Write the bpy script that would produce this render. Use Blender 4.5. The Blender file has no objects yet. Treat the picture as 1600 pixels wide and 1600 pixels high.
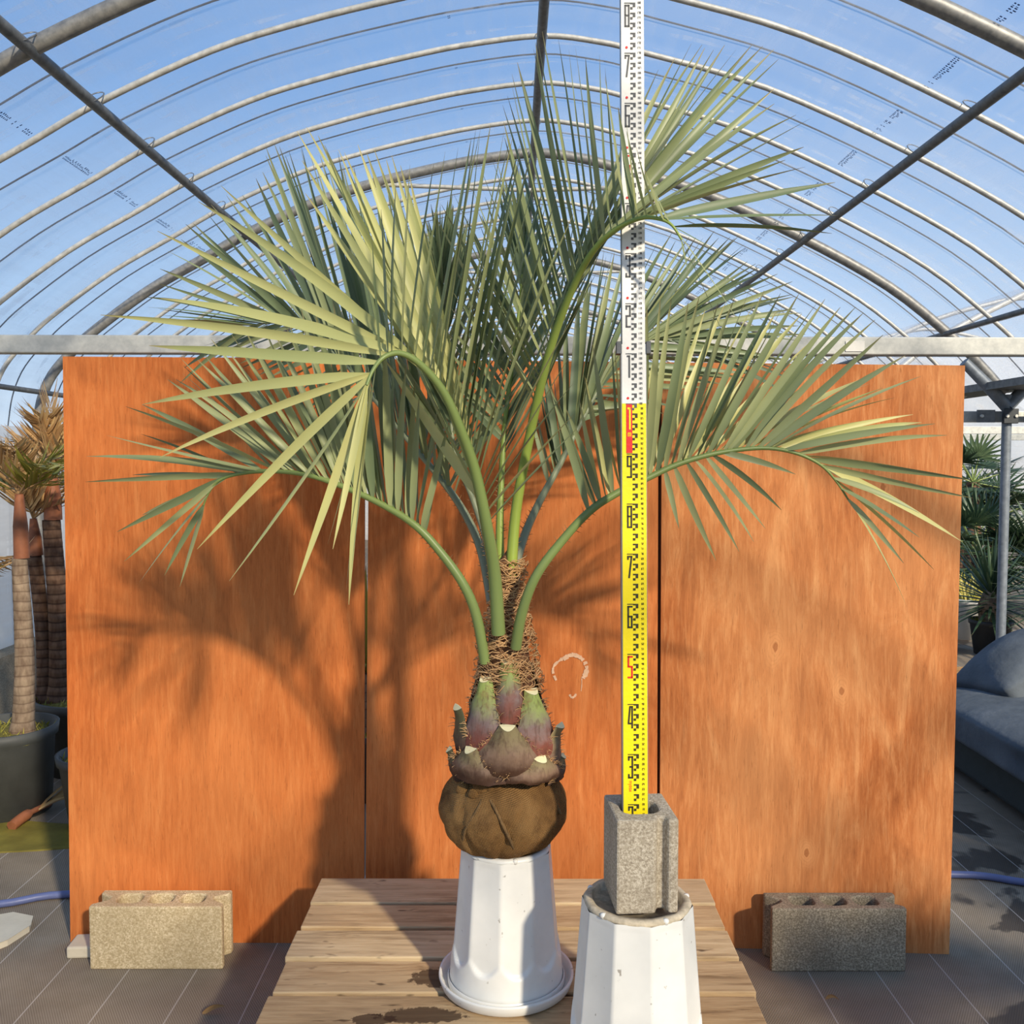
import bpy, bmesh, math, random
from mathutils import Vector, Matrix, noise
random.seed(11)
R = math.radians
S = bpy.context.scene
COL = S.collection
# ------------------------------------------------------------------ camera, world, sun, exposure
CAM = Vector((0, 0, 1.5)); PITCH = R(-3.1); F = 1480.0
cd = bpy.data.cameras.new('camera'); cam = bpy.data.objects.new('camera', cd); COL.objects.link(cam)
cam.location = CAM; cam.rotation_euler = (R(90) + PITCH, 0, 0)
cd.sensor_width = 36; cd.lens = F / 1600 * 36; cd.clip_end = 400
S.camera = cam
S.view_settings.view_transform = 'Standard'; S.view_settings.look = 'None'
S.view_settings.gamma = 1; S.view_settings.use_curve_mapping = False
S.view_settings.exposure = 0.0
w = bpy.data.worlds.new('sky'); S.world = w; w.use_nodes = True
nt = w.node_tree; nt.nodes.clear()
wo = nt.nodes.new('ShaderNodeOutputWorld'); wb = nt.nodes.new('ShaderNodeBackground')
tc = nt.nodes.new('ShaderNodeTexCoord'); sx = nt.nodes.new('ShaderNodeSeparateXYZ'); cr = nt.nodes.new('ShaderNodeValToRGB')
nt.links.new(tc.outputs['Generated'], sx.inputs[0]); nt.links.new(sx.outputs['Z'], cr.inputs[0])
cr.color_ramp.elements[0].position = 0.0; cr.color_ramp.elements[0].color = (0.30, 0.27, 0.22, 1)   # ground beyond the house
cr.color_ramp.elements[1].position = 0.62; cr.color_ramp.elements[1].color = (0.17, 0.34, 0.66, 1)
e = cr.color_ramp.elements.new(0.004); e.color = (0.66, 0.78, 0.90, 1)
e = cr.color_ramp.elements.new(0.14); e.color = (0.41, 0.59, 0.83, 1)
e = cr.color_ramp.elements.new(0.36); e.color = (0.18, 0.36, 0.69, 1)
nt.links.new(cr.outputs[0], wb.inputs[0]); wb.inputs[1].default_value = 1.15
nt.links.new(wb.outputs[0], wo.inputs[0])
SUN = Vector((-0.60, 1.0, -0.62)).normalized()
sl = bpy.data.lights.new('sun', 'SUN'); sl.energy = 6.0; sl.angle = R(2.6); sl.color = (1.0, 0.87, 0.68)
so = bpy.data.objects.new('sun', sl); COL.objects.link(so)
so.rotation_euler = SUN.to_track_quat('-Z', 'Y').to_euler(); so.location = (4, -5, 6)

# ------------------------------------------------------------------ helpers
FW = Vector((0, math.cos(PITCH), math.sin(PITCH))); UP = Vector((0, -math.sin(PITCH), math.cos(PITCH)))
def ray(u, v): return FW + Vector(((u - 800) / F, 0, 0)) + UP * ((800 - v) / F)
def P(u, v, Y):
    d = ray(u, v); return CAM + d * (Y / d.y)
def G(u, v, z=0.0):
    d = ray(u, v); return CAM + d * ((z - CAM.z) / d.z)
def tag(o, label, cat, group=None):
    o['label'] = label; o['category'] = cat
    if group: o['group'] = group
    return o
def kind(o, k): o['kind'] = k; return o
def empty(name, loc=(0, 0, 0)):
    o = bpy.data.objects.new(name, None); COL.objects.link(o); o.location = loc; o.empty_display_size = .1
    return o
def setparent(o, p):
    # meshes are made in world coordinates; keep them there under a parent that was moved
    o.parent = p
    o.matrix_parent_inverse = world(p).inverted()
def world(o):
    m = o.matrix_basis.copy()
    if o.parent: m = world(o.parent) @ o.matrix_parent_inverse @ m
    return m
class MB:
    def __init__(s): s.v = []; s.f = []; s.mi = []; s.at = {}; s.sm = []
    def add(me, vs, fs, mi=0, smooth=True, **at):
        b = len(me.v); me.v += [tuple(p) for p in vs]
        for f in fs: me.f.append(tuple(b + i for i in f)); me.mi.append(mi); me.sm.append(smooth)
        for k, a in at.items():
            me.at.setdefault(k, [0.0] * b); me.at[k] += list(a)
        for k in me.at:
            if len(me.at[k]) < len(me.v): me.at[k] += [0.0] * (len(me.v) - len(me.at[k]))
    def mesh(s, name, mats):
        me = bpy.data.meshes.new(name); me.from_pydata(s.v, [], s.f); me.update()
        for m in (mats if isinstance(mats, (list, tuple)) else [mats]): me.materials.append(m)
        me.polygons.foreach_set('material_index', s.mi); me.polygons.foreach_set('use_smooth', s.sm)
        for k, a in s.at.items():
            t = me.attributes.new(k, 'FLOAT', 'POINT'); t.data.foreach_set('value', a)
        return me
    def build(s, name, mats, parent=None):
        o = bpy.data.objects.new(name, s.mesh(name, mats)); COL.objects.link(o)
        if parent is not None: setparent(o, parent)
        return o
    def box(s, c, d, M=None, mi=0, smooth=False):
        x, y, z = d[0] / 2, d[1] / 2, d[2] / 2; c = Vector(c)
        vs = [Vector(p) for p in ((-x, -y, -z), (x, -y, -z), (x, y, -z), (-x, y, -z), (-x, -y, z), (x, -y, z), (x, y, z), (-x, y, z))]
        vs = [(M @ p if M else p) + c for p in vs]
        s.add(vs, [(0, 3, 2, 1), (4, 5, 6, 7), (0, 1, 5, 4), (1, 2, 6, 5), (2, 3, 7, 6), (3, 0, 4, 7)], mi, smooth)
        return s
    def tube(s, pts, r, n=8, caps=True, mi=0, flat=1.0, side=None):
        pts = [Vector(p) for p in pts]; m = len(pts)
        rr = r if isinstance(r, (list, tuple)) else [r] * m
        T = [(pts[min(i + 1, m - 1)] - pts[max(i - 1, 0)]).normalized() for i in range(m)]
        a = side.copy() if side is not None else T[0].orthogonal()
        vs = []
        for i in range(m):
            if side is not None: a = side.copy()
            a = a - T[i] * a.dot(T[i])
            a = a.normalized() if a.length > 1e-6 else T[i].orthogonal().normalized()
            b = T[i].cross(a)
            for k in range(n):
                q = 2 * math.pi * k / n
                vs.append(pts[i] + a * (math.cos(q) * rr[i]) + b * (math.sin(q) * rr[i] * flat))
        fs = [(i * n + k, i * n + (k + 1) % n, (i + 1) * n + (k + 1) % n, (i + 1) * n + k) for i in range(m - 1) for k in range(n)]
        s.add(vs, fs, mi, True)
        if caps:
            s.add(vs[:n], [tuple(range(n))[::-1]], mi, False); s.add(vs[-n:], [tuple(range(n))], mi, False)
        return s
    def lathe(s, prof, c=(0, 0, 0), n=24, mod=None, mi=0, smooth=True, capb=False, capt=False):
        c = Vector(c); vs = []
        for (r, z) in prof:
            for k in range(n):
                q = 2 * math.pi * k / n; rr = r * (mod(q, z) if mod else 1)
                vs.append(c + Vector((rr * math.cos(q), rr * math.sin(q), z)))
        fs = [(i * n + k, i * n + (k + 1) % n, (i + 1) * n + (k + 1) % n, (i + 1) * n + k) for i in range(len(prof) - 1) for k in range(n)]
        if capb: fs.append(tuple(range(n))[::-1])
        if capt: b = (len(prof) - 1) * n; fs.append(tuple(range(b, b + n)))
        s.add(vs, fs, mi, smooth); return s
def spline(pts, sub=6):
    pts = [Vector(p) for p in pts]; out = []
    for i in range(len(pts) - 1):
        p0 = pts[max(i - 1, 0)]; p1 = pts[i]; p2 = pts[i + 1]; p3 = pts[min(i + 2, len(pts) - 1)]
        for k in range(sub):
            t = k / sub
            out.append(.5 * ((2 * p1) + (p2 - p0) * t + (2 * p0 - 5 * p1 + 4 * p2 - p3) * t * t + (3 * p1 - p0 - 3 * p2 + p3) * t ** 3))
    out.append(pts[-1]); return out
def bevel(o, wdt, seg=2):
    m = o.modifiers.new('bevel', 'BEVEL'); m.width = wdt; m.segments = seg; m.limit_method = 'ANGLE'; m.angle_limit = R(40)
    return o
def subsurf(o, l=1):
    m = o.modifiers.new('sub', 'SUBSURF'); m.levels = l; m.render_levels = l; return o
def prism(outer, holes, z0, z1, M=None, bumpy=0):
    """solid with holes through it: outer and holes are lists of (x, y)"""
    bm = bmesh.new(); eds = []
    for lp in [outer] + holes:
        vs = [bm.verts.new((x, y, z0)) for x, y in lp]
        for i in range(len(vs)): eds.append(bm.edges.new((vs[i], vs[(i + 1) % len(vs)])))
    g = bmesh.ops.triangle_fill(bm, edges=eds, use_beauty=True, use_dissolve=False)
    faces = [f for f in g['geom'] if isinstance(f, bmesh.types.BMFace)]
    ex = bmesh.ops.extrude_face_region(bm, geom=faces)
    bmesh.ops.translate(bm, verts=[q for q in ex['geom'] if isinstance(q, bmesh.types.BMVert)], vec=(0, 0, z1 - z0))
    bmesh.ops.recalc_face_normals(bm, faces=bm.faces)
    if M is not None: bm.transform(M)
    return bm
def bmobj(name, bm, mats, parent=None, smooth=False):
    me = bpy.data.meshes.new(name); bm.to_mesh(me); bm.free()
    for m in (mats if isinstance(mats, (list, tuple)) else [mats]): me.materials.append(m)
    if smooth:
        for p in me.polygons: p.use_smooth = True
    o = bpy.data.objects.new(name, me); COL.objects.link(o)
    if parent is not None: setparent(o, parent)
    return o

# ------------------------------------------------------------------ materials
def srgb(r, g, b):
    f = lambda c: (c / 255 / 12.92) if c / 255 <= .04045 else ((c / 255 + .055) / 1.055) ** 2.4
    return (f(r), f(g), f(b), 1)
class N:
    def __init__(s, name):
        s.m = bpy.data.materials.new(name); s.m.use_nodes = True; s.t = s.m.node_tree; s.t.nodes.clear()
        s.out = s.n('ShaderNodeOutputMaterial'); s.b = s.n('ShaderNodeBsdfPrincipled'); s.l(s.b.outputs[0], s.out.inputs[0])
    def n(s, k, **kw):
        q = s.t.nodes.new(k)
        for a, b in kw.items(): setattr(q, a, b)
        return q
    def l(s, a, b): s.t.links.new(a, b)
    def coord(s, sc=(1, 1, 1), src='Object', rot=(0, 0, 0), loc=(0, 0, 0)):
        c = s.n('ShaderNodeTexCoord'); m = s.n('ShaderNodeMapping'); s.l(c.outputs[src], m.inputs[0])
        m.inputs['Scale'].default_value = sc; m.inputs['Rotation'].default_value = rot; m.inputs['Location'].default_value = loc
        return m.outputs[0]
    def noise(s, vec, scale, detail=4, rough=.55, dist=0):
        q = s.n('ShaderNodeTexNoise'); s.l(vec, q.inputs['Vector']); q.inputs['Scale'].default_value = scale
        q.inputs['Detail'].default_value = detail; q.inputs['Roughness'].default_value = rough; q.inputs['Distortion'].default_value = dist
        return q.outputs['Fac']
    def ramp(s, fac, stops, interp='LINEAR'):
        q = s.n('ShaderNodeValToRGB'); q.color_ramp.interpolation = interp; s.l(fac, q.inputs[0]); el = q.color_ramp.elements
        el[0].position, el[0].color = stops[0]; el[1].position, el[1].color = stops[-1]
        for p, c in stops[1:-1]: x = el.new(p); x.color = c
        return q.outputs[0]
    def mix(s, fac, a, b, mode='MIX'):
        q = s.n('ShaderNodeMix', data_type='RGBA', blend_type=mode)
        for v, i in ((fac, 0), (a, 6), (b, 7)):
            if isinstance(v, (int, float, tuple)): q.inputs[i].default_value = v
            else: s.l(v, q.inputs[i])
        return q.outputs[2]
    def math(s, op, a, b=0.0, c=0.0):
        q = s.n('ShaderNodeMath', operation=op)
        for v, i in ((a, 0), (b, 1), (c, 2)):
            if isinstance(v, (int, float)): q.inputs[i].default_value = v
            else: s.l(v, q.inputs[i])
        return q.outputs[0]
    def bump(s, h, st=.3, dist=.01):
        q = s.n('ShaderNodeBump'); q.inputs['Strength'].default_value = st; q.inputs['Distance'].default_value = dist
        s.l(h, q.inputs['Height']); s.l(q.outputs[0], s.b.inputs['Normal'])
    def set(s, col=None, rough=None, metal=None, spec=None):
        if col is not None:
            if isinstance(col, tuple): s.b.inputs['Base Color'].default_value = col
            else: s.l(col, s.b.inputs['Base Color'])
        if rough is not None: s.b.inputs['Roughness'].default_value = rough
        if metal is not None: s.b.inputs['Metallic'].default_value = metal
        if spec is not None: s.b.inputs['Specular IOR Level'].default_value = spec
        return s
def BLK(v=0.0): return (v, v, v, 1)
M = {}
def plain(name, c, rough=.6, metal=0, var=.12, scale=18, bump=.15):
    q = N(name); v = q.coord(); f = q.noise(v, scale, 5)
    a = tuple(x * (1 - var) for x in c[:3]) + (1,); b = tuple(min(1, x * (1 + var)) for x in c[:3]) + (1,)
    q.set(q.ramp(f, [(.3, a), (.7, b)]), rough, metal); q.bump(q.noise(v, scale * 6, 3), bump, .004)
    M[name] = q.m; return q.m
def plywood(name, dark, mid, light, seed, figure=.5, knots=()):
    q = N(name); v = q.coord((1, 1, .09), loc=(seed, seed * .7, seed * .3)); fine = q.noise(v, 95, 6, .7, .5)
    v2 = q.coord((1, 1, .22), loc=(seed, 0, seed)); fig = q.noise(v2, 9, 7, .68, 1.6)
    v3 = q.coord((1, 1, .7), loc=(0, seed, 0)); big = q.noise(v3, 1.6, 3)
    c1 = q.ramp(fine, [(.3, dark), (.5, mid), (.72, light)])
    c2 = q.ramp(fig, [(.33, dark), (.52, mid), (.68, light)])
    c = q.mix(figure, c1, c2)
    c = q.mix(q.ramp(big, [(.35, BLK(.0)), (.7, BLK(.45))]), c, light)
    vs = q.coord((1, 1, .09), loc=(seed * 2, 3, 1)); fl = q.noise(vs, 260, 3, .6, .3)
    c = q.mix(q.ramp(fl, [(.60, BLK(0)), (.72, BLK(.35))]), c, tuple(x * .5 for x in dark[:3]) + (1,))
    co = q.n('ShaderNodeTexCoord'); wob = q.noise(q.coord((1, 1, .5)), 22, 4, .6)
    for (kx, kz, kr) in knots:     # pale swirls around knots
        mp = q.n('ShaderNodeMapping'); q.l(co.outputs['Object'], mp.inputs[0]); mp.inputs['Location'].default_value = (-kx / kr, 0, -kz / (kr * 1.5)); mp.inputs['Scale'].default_value = (1 / kr, 0, 1 / (kr * 1.5))
        ln = q.n('ShaderNodeVectorMath', operation='LENGTH'); q.l(mp.outputs[0], ln.inputs[0]); d = q.math('ADD', ln.outputs['Value'], q.math('MULTIPLY', q.math('SUBTRACT', wob, .5), .9))
        c = q.mix(q.ramp(d, [(.0, BLK(.45)), (.4, BLK(.3)), (1., BLK(0))]), c, tuple(min(1, x * 1.12) for x in light[:3]) + (1,))
        rg = q.math('SINE', q.math('MULTIPLY', d, 34)); c = q.mix(q.math('MULTIPLY', q.ramp(rg, [(.2, BLK(0)), (.9, BLK(.12))]), q.ramp(d, [(.5, BLK(1)), (1., BLK(0))])), c, dark)
        c = q.mix(q.ramp(d, [(.06, BLK(.6)), (.14, BLK(0))]), c, dark)
    q.set(c, .7, 0, .2); q.bump(fine, .2, .002); M[name] = q.m; return q.m
plywood('ply_left', srgb(152, 74, 30), srgb(194, 104, 48), srgb(216, 138, 78), 1.0, .4)
plywood('ply_mid', srgb(154, 76, 32), srgb(194, 106, 50), srgb(216, 140, 82), 5.0, .4)
plywood('ply_right', srgb(142, 74, 34), srgb(188, 112, 60), srgb(222, 160, 104), 9.0, .5, [(.80, .93, .05), (1.0, .80, .045), (.90, .30, .04), (1.12, 1.42, .06)])
def slatwood(name, a, b, c, seed):
    q = N(name); v = q.coord((.09, 1, 1), loc=(seed, seed, 0)); g = q.noise(v, 60, 6, .65, .4)
    v2 = q.coord((.3, 1, 1), loc=(seed, 0, 0)); bg = q.noise(v2, 9, 4)
    col = q.mix(q.ramp(bg, [(.35, BLK(0)), (.7, BLK(.7))]), q.ramp(g, [(.32, a), (.5, b), (.7, c)]), c)
    v3 = q.coord((.35, 1, 1), loc=(0, seed * 3, 0)); kn = q.noise(v3, 34, 2)
    col = q.mix(q.ramp(kn, [(.66, BLK(0)), (.74, BLK(.8))]), col, srgb(60, 42, 30))
    co = q.n('ShaderNodeTexCoord'); wob = q.noise(q.coord(), 38, 4, .7)
    for (sx_, sy_, rx, ry) in STAINS:   # spilled water on the front boards
        mp = q.n('ShaderNodeMapping'); q.l(co.outputs['Object'], mp.inputs[0]); mp.inputs['Location'].default_value = (-sx_ / rx, -sy_ / ry, 0); mp.inputs['Scale'].default_value = (1 / rx, 1 / ry, 0)
        ln = q.n('ShaderNodeVectorMath', operation='LENGTH'); q.l(mp.outputs[0], ln.inputs[0])
        f = q.math('ADD', ln.outputs['Value'], q.math('MULTIPLY', q.math('SUBTRACT', wob, .5), 1.3))
        col = q.mix(q.ramp(f, [(.9, BLK(.82)), (1.0, BLK(0))]), col, srgb(62, 44, 32))
    q.set(col, .8, 0, .2); q.bump(g, .5, .004); M[name] = q.m; return q.m
STAINS = [(-.155, 2.150, .085, .045), (-.20, 2.00, .10, .03), (-.30, 1.985, .05, .022)]
slatwood('slat_a', srgb(138, 114, 84), srgb(186, 160, 122), srgb(212, 190, 152), 1)
slatwood('slat_b', srgb(128, 102, 72), srgb(176, 146, 108), srgb(204, 178, 138), 4)
slatwood('slat_wet', srgb(122, 96, 68), srgb(168, 138, 100), srgb(196, 168, 128), 8)
slatwood('bench_wood', srgb(120, 84, 50), srgb(160, 118, 72), srgb(186, 144, 92), 3)
def concrete(name, a, b, c):
    q = N(name); v = q.coord(); g = q.noise(v, 190, 4, .8); bg = q.noise(v, 9, 5)
    col = q.mix(q.ramp(bg, [(.3, BLK(0)), (.7, BLK(.55))]), q.ramp(g, [(.36, a), (.5, b), (.62, c)]), a)
    q.set(col, .95, 0, .1); q.bump(g, .6, .003); M[name] = q.m
concrete('concrete_pale', srgb(168, 148, 112), srgb(204, 184, 146), srgb(238, 222, 188))
concrete('concrete_grey', srgb(112, 102, 86), srgb(152, 140, 120), srgb(198, 184, 160))
concrete('concrete_mid', srgb(146, 134, 116), srgb(186, 174, 152), srgb(224, 214, 194))
def whitepot():
    q = N('white_plastic'); v = q.coord(); f = q.noise(v, 7, 4); d = q.noise(v, 60, 2)
    c = q.ramp(f, [(.3, srgb(214, 214, 208)), (.7, srgb(234, 233, 226))])
    c = q.mix(q.ramp(d, [(.70, BLK(0)), (.76, BLK(.7))]), c, srgb(120, 108, 92))
    q.set(c, .38, 0, .45); M['white_plastic'] = q.m
whitepot()
plain('soil_dark', srgb(58, 46, 34), .95, var=.4, scale=40, bump=.8)
plain('rim_dirt', srgb(196, 182, 156), .9, var=.3, scale=60)
def floor_mat():
    q = N('weed_mat'); co = q.n('ShaderNodeTexCoord'); sp = q.n('ShaderNodeSeparateXYZ'); q.l(co.outputs['Object'], sp.inputs[0])
    fx = q.math('FRACT', q.math('DIVIDE', q.math('ADD', sp.outputs[0], 100.03), .2))
    line = q.math('LESS_THAN', q.math('ABSOLUTE', q.math('SUBTRACT', fx, .5)), .0095)
    v = q.coord(); bg = q.noise(v, 1.5, 5); md = q.noise(v, 14, 5)
    wx = q.math('SINE', q.math('MULTIPLY', sp.outputs[0], 900)); wy = q.math('SINE', q.math('MULTIPLY', sp.outputs[1], 560))
    wv = q.math('MULTIPLY', wx, wy)
    base = q.ramp(bg, [(.3, srgb(130, 118, 103)), (.7, srgb(164, 150, 130))])
    base = q.mix(q.ramp(md, [(.35, BLK(.0)), (.75, BLK(.35))]), base, srgb(176, 164, 148))
    base = q.mix(q.math('MULTIPLY', q.math('ADD', wv, 1), .30), base, srgb(40, 38, 38))
    # wet patches on the right hand side and in front of it
    wet = q.noise(q.coord((1, 1, 1), loc=(4.3, 1.2, 0)), 2.6, 4, .5, .5)
    right = q.ramp(q.math('MULTIPLY', sp.outputs[0], .5), [(.52, BLK(0)), (.66, BLK(1))])
    wf = q.math('MULTIPLY', q.ramp(wet, [(.52, BLK(0)), (.545, BLK(1))]), right)
    base = q.mix(q.math('MULTIPLY', wf, .72), base, srgb(38, 34, 34))
    base = q.mix(q.math('MULTIPLY', line, .55), base, srgb(196, 190, 184))
    q.set(base, None, 0, .12)
    q.l(q.math('SUBTRACT', .85, q.math('MULTIPLY', wf, .45)), q.b.inputs['Roughness'])
    q.bump(wv, .25, .001); M['weed_mat'] = q.m
floor_mat()
def film(name, transp, tint, w1, w2, body=(.82, .87, .93, 1)):
    q = N(name); q.t.nodes.remove(q.b)
    tr = q.n('ShaderNodeBsdfTransparent'); di = q.n('ShaderNodeBsdfDiffuse'); tl = q.n('ShaderNodeBsdfTranslucent'); gl = q.n('ShaderNodeBsdfGlossy')
    gl.inputs['Roughness'].default_value = .25; gl.inputs['Color'].default_value = BLK(.9)
    tr.inputs[0].default_value = tint; di.inputs[0].default_value = body; tl.inputs[0].default_value = body
    wr = q.noise(q.coord((2.2, .3, 2.2)), 7, 3, .5, .3)                  # creases running along the house
    big = q.noise(q.coord((.35, 1.5, .35)), 2.2, 4)                        # hazy bands parallel to the arches
    dsh = q.noise(q.coord((.9, 5.5, .9), loc=(3, 1, 2)), 2.3, 2); brk = q.noise(q.coord((9, 1, 9)), 2.2, 2)
    dash = q.math('MULTIPLY', q.ramp(dsh, [(.60, BLK(0)), (.66, BLK(1))]), q.ramp(brk, [(.40, BLK(0)), (.52, BLK(1))]))
    f = q.math('ADD', q.math('MULTIPLY', q.ramp(wr, [(.46, BLK(0)), (.70, BLK(1))]), w1), q.math('MULTIPLY', q.ramp(big, [(.36, BLK(0)), (.66, BLK(1))]), w2))
    f = q.math('ADD', f, q.math('MULTIPLY', dash, .20))
    f = q.math('ADD', f, 1 - transp)
    m1 = q.n('ShaderNodeMixShader'); m1.inputs[0].default_value = .55; q.l(di.outputs[0], m1.inputs[1]); q.l(tl.outputs[0], m1.inputs[2])
    m3 = q.n('ShaderNodeMixShader'); m3.inputs[0].default_value = .14; q.l(m1.outputs[0], m3.inputs[1]); q.l(gl.outputs[0], m3.inputs[2])
    m2 = q.n('ShaderNodeMixShader'); q.l(f, m2.inputs[0]); q.l(tr.outputs[0], m2.inputs[1]); q.l(m3.outputs[0], m2.inputs[2])
    bp = q.n('ShaderNodeBump'); bp.inputs['Strength'].default_value = .25; bp.inputs['Distance'].default_value = .01; q.l(wr, bp.inputs['Height'])
    for x in (di, tl, gl): q.l(bp.outputs[0], x.inputs['Normal'])
    q.l(m2.outputs[0], q.out.inputs[0]); M[name] = q.m
film('roof_film', .83, (.985, .992, 1, 1), .09, .15)
film('wall_film', .22, (.97, .97, .97, 1), .1, .1, (.92, .90, .86, 1))
def galv(name, a, b, rough=.42, metal=.75):
    q = N(name); v = q.coord(); f = q.noise(v, 26, 5, .65); q.set(q.ramp(f, [(.3, a), (.7, b)]), rough, metal); q.bump(q.noise(v, 90, 3), .1, .002); M[name] = q.m
galv('galv', srgb(168, 168, 162), srgb(212, 210, 202), .5, .25)
galv('galv_dark', srgb(84, 88, 90), srgb(124, 126, 126), .55, .35)
galv('arch_grey', srgb(116, 117, 116), srgb(160, 158, 152), .5, .35)
galv('alu_beam', srgb(166, 168, 164), srgb(202, 202, 194), .5, .35)
galv('post_grey', srgb(104, 112, 120), srgb(134, 142, 150), .5, .3)
plain('strap_black', srgb(30, 34, 40), .6)
plain('wire', srgb(120, 120, 116), .4, .6)
plain('blue_print', srgb(40, 78, 150), .7, var=.05)
plain('rubber_dark', srgb(46, 48, 50), .55)
plain('sticker', srgb(226, 224, 216), .7, var=.05)
plain('chalk', srgb(220, 180, 146), .9, var=.15, scale=60)
plain('steel_dark', srgb(54, 58, 62), .5, .4)
def leafmat(name, a, b, c, tip, mid=.25):
    q = N(name); at = q.n('ShaderNodeAttribute', attribute_name='s'); ob = q.n('ShaderNodeObjectInfo'); rn = q.n('ShaderNodeAttribute', attribute_name='rnd')
    v = q.coord(); f = q.noise(v, 5, 3)
    k = q.math('FRACT', q.math('ADD', ob.outputs['Random'], rn.outputs['Fac']))
    col = q.ramp(q.math('ADD', q.math('MULTIPLY', k, .6), q.math('MULTIPLY', f, .4)), [(.2, a), (.5, b), (.85, c)])
    col = q.mix(q.ramp(at.outputs['Fac'], [(.86, BLK(0)), (1., BLK(.75))]), col, tip)
    q.set(col, .42, 0, .4)
    tl = q.n('ShaderNodeBsdfTranslucent'); q.l(col, tl.inputs[0]); mx = q.n('ShaderNodeMixShader'); mx.inputs[0].default_value = .16
    q.l(q.b.outputs[0], mx.inputs[1]); q.l(tl.outputs[0], mx.inputs[2]); q.l(mx.outputs[0], q.out.inputs[0])
    M[name] = q.m
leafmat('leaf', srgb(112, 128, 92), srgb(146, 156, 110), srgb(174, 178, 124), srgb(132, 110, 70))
leafmat('leaf_sunlit', srgb(168, 174, 114), srgb(194, 194, 126), srgb(208, 204, 136), srgb(170, 150, 96))  # leaf colour with sunlight put in, for leaflets that catch the sun
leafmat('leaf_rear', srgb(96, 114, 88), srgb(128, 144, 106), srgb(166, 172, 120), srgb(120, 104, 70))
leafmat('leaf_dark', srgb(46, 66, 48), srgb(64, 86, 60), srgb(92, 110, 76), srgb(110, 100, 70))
leafmat('leaf_dry', srgb(160, 122, 80), srgb(198, 160, 110), srgb(216, 184, 128), srgb(120, 84, 54))
leafmat('leaf_yellow', srgb(132, 134, 52), srgb(166, 158, 66), srgb(190, 176, 90), srgb(150, 116, 64))
def petiole(name, low, high, z0, z1):
    q = N(name); at = q.n('ShaderNodeAttribute', attribute_name='s'); v = q.coord(); f = q.noise(v, 30, 4)
    col = q.ramp(at.outputs['Fac'], [(0, low), (.35, high), (1., high)])
    col = q.mix(q.math('MULTIPLY', f, .25), col, srgb(120, 120, 80)); q.set(col, .42, 0, .45); M[name] = q.m
petiole('petiole_green', srgb(126, 146, 84), srgb(120, 140, 76), 0, 1)
petiole('petiole_bright', srgb(150, 172, 64), srgb(138, 160, 74), 0, 1)
petiole('petiole_grey', srgb(132, 138, 118), srgb(136, 146, 116), 0, 1)
plain('spine', srgb(150, 112, 72), .8)
def bootmat(name, bottom, middle, top):
    q = N(name); at = q.n('ShaderNodeAttribute', attribute_name='s'); ed = q.n('ShaderNodeAttribute', attribute_name='e'); v = q.coord(); f = q.noise(v, 42, 5, .65); g = q.noise(q.coord((1, 1, .2)), 130, 3)
    k = q.math('ADD', at.outputs['Fac'], q.math('MULTIPLY', q.math('SUBTRACT', f, .5), .45))
    col = q.ramp(k, [(.12, bottom), (.42, middle), (.8, top)])
    col = q.mix(q.ramp(g, [(.52, BLK(0)), (.70, BLK(.6))]), col, srgb(84, 60, 48))
    col = q.mix(q.ramp(q.noise(v, 24, 6, .7), [(.50, BLK(0)), (.66, BLK(.55))]), col, bottom)
    col = q.mix(q.ramp(q.math('ADD', ed.outputs['Fac'], q.math('MULTIPLY', q.math('SUBTRACT', f, .5), .5)), [(.72, BLK(0)), (.95, BLK(.85))]), col, srgb(62, 42, 32)); q.set(col, .65, 0, .25); q.bump(g, .4, .003); M[name] = q.m
bootmat('boot_fresh', srgb(128, 74, 60), srgb(134, 114, 108), srgb(148, 162, 88))
bootmat('boot_old', srgb(78, 54, 40), srgb(134, 108, 88), srgb(134, 120, 84))
bootmat('boot_dark', srgb(58, 42, 34), srgb(92, 72, 60), srgb(104, 100, 68))
plain('cut_cream', srgb(238, 226, 176), .7, var=.06)
plain('fibre', srgb(206, 164, 114), .85, var=.25)
plain('fibre_mat', srgb(120, 82, 54), .95, var=.35, scale=60, bump=1)
def burlap():
    q = N('burlap'); v = q.coord(); g = q.noise(v, 6, 5)
    wv1 = q.n('ShaderNodeTexWave', bands_direction='Z'); wv2 = q.n('ShaderNodeTexWave', bands_direction='X')
    vv = q.coord(rot=(0, .3, 0))
    for x in (wv1, wv2):
        q.l(vv, x.inputs['Vector']); x.inputs['Scale'].default_value = 95; x.inputs['Distortion'].default_value = 1.2
    h = q.math('MULTIPLY', wv1.outputs['Fac'], wv2.outputs['Fac'])
    c = q.ramp(g, [(.3, srgb(118, 86, 50)), (.5, srgb(164, 124, 76)), (.7, srgb(192, 150, 96))])
    c = q.mix(q.ramp(q.noise(v, 11, 6, .7), [(.48, BLK(0)), (.66, BLK(.65))]), c, srgb(84, 60, 38)); c = q.mix(q.math('MULTIPLY', q.math('SUBTRACT', 1, h), .45), c, srgb(70, 48, 30)); q.set(c, .95, 0, .1); q.bump(h, .8, .004); M['burlap'] = q.m
burlap()
plain('rope', srgb(110, 84, 50), .95, var=.3, scale=80)
plain('rod_yellow', srgb(250, 226, 8), .45, var=.03)
plain('rod_white', srgb(240, 238, 230), .45, var=.02)
plain('rod_alu', srgb(150, 152, 152), .4, .5)
plain('ink_dark', srgb(52, 48, 22), .6, var=.05)
plain('ink_grey', srgb(86, 88, 90), .6, var=.05)
plain('ink_red', srgb(222, 34, 32), .55, var=.04)
plain('rod_clip', srgb(92, 94, 96), .5, .2)
plain('hose_blue', srgb(96, 106, 150), .45, var=.06)
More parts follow.
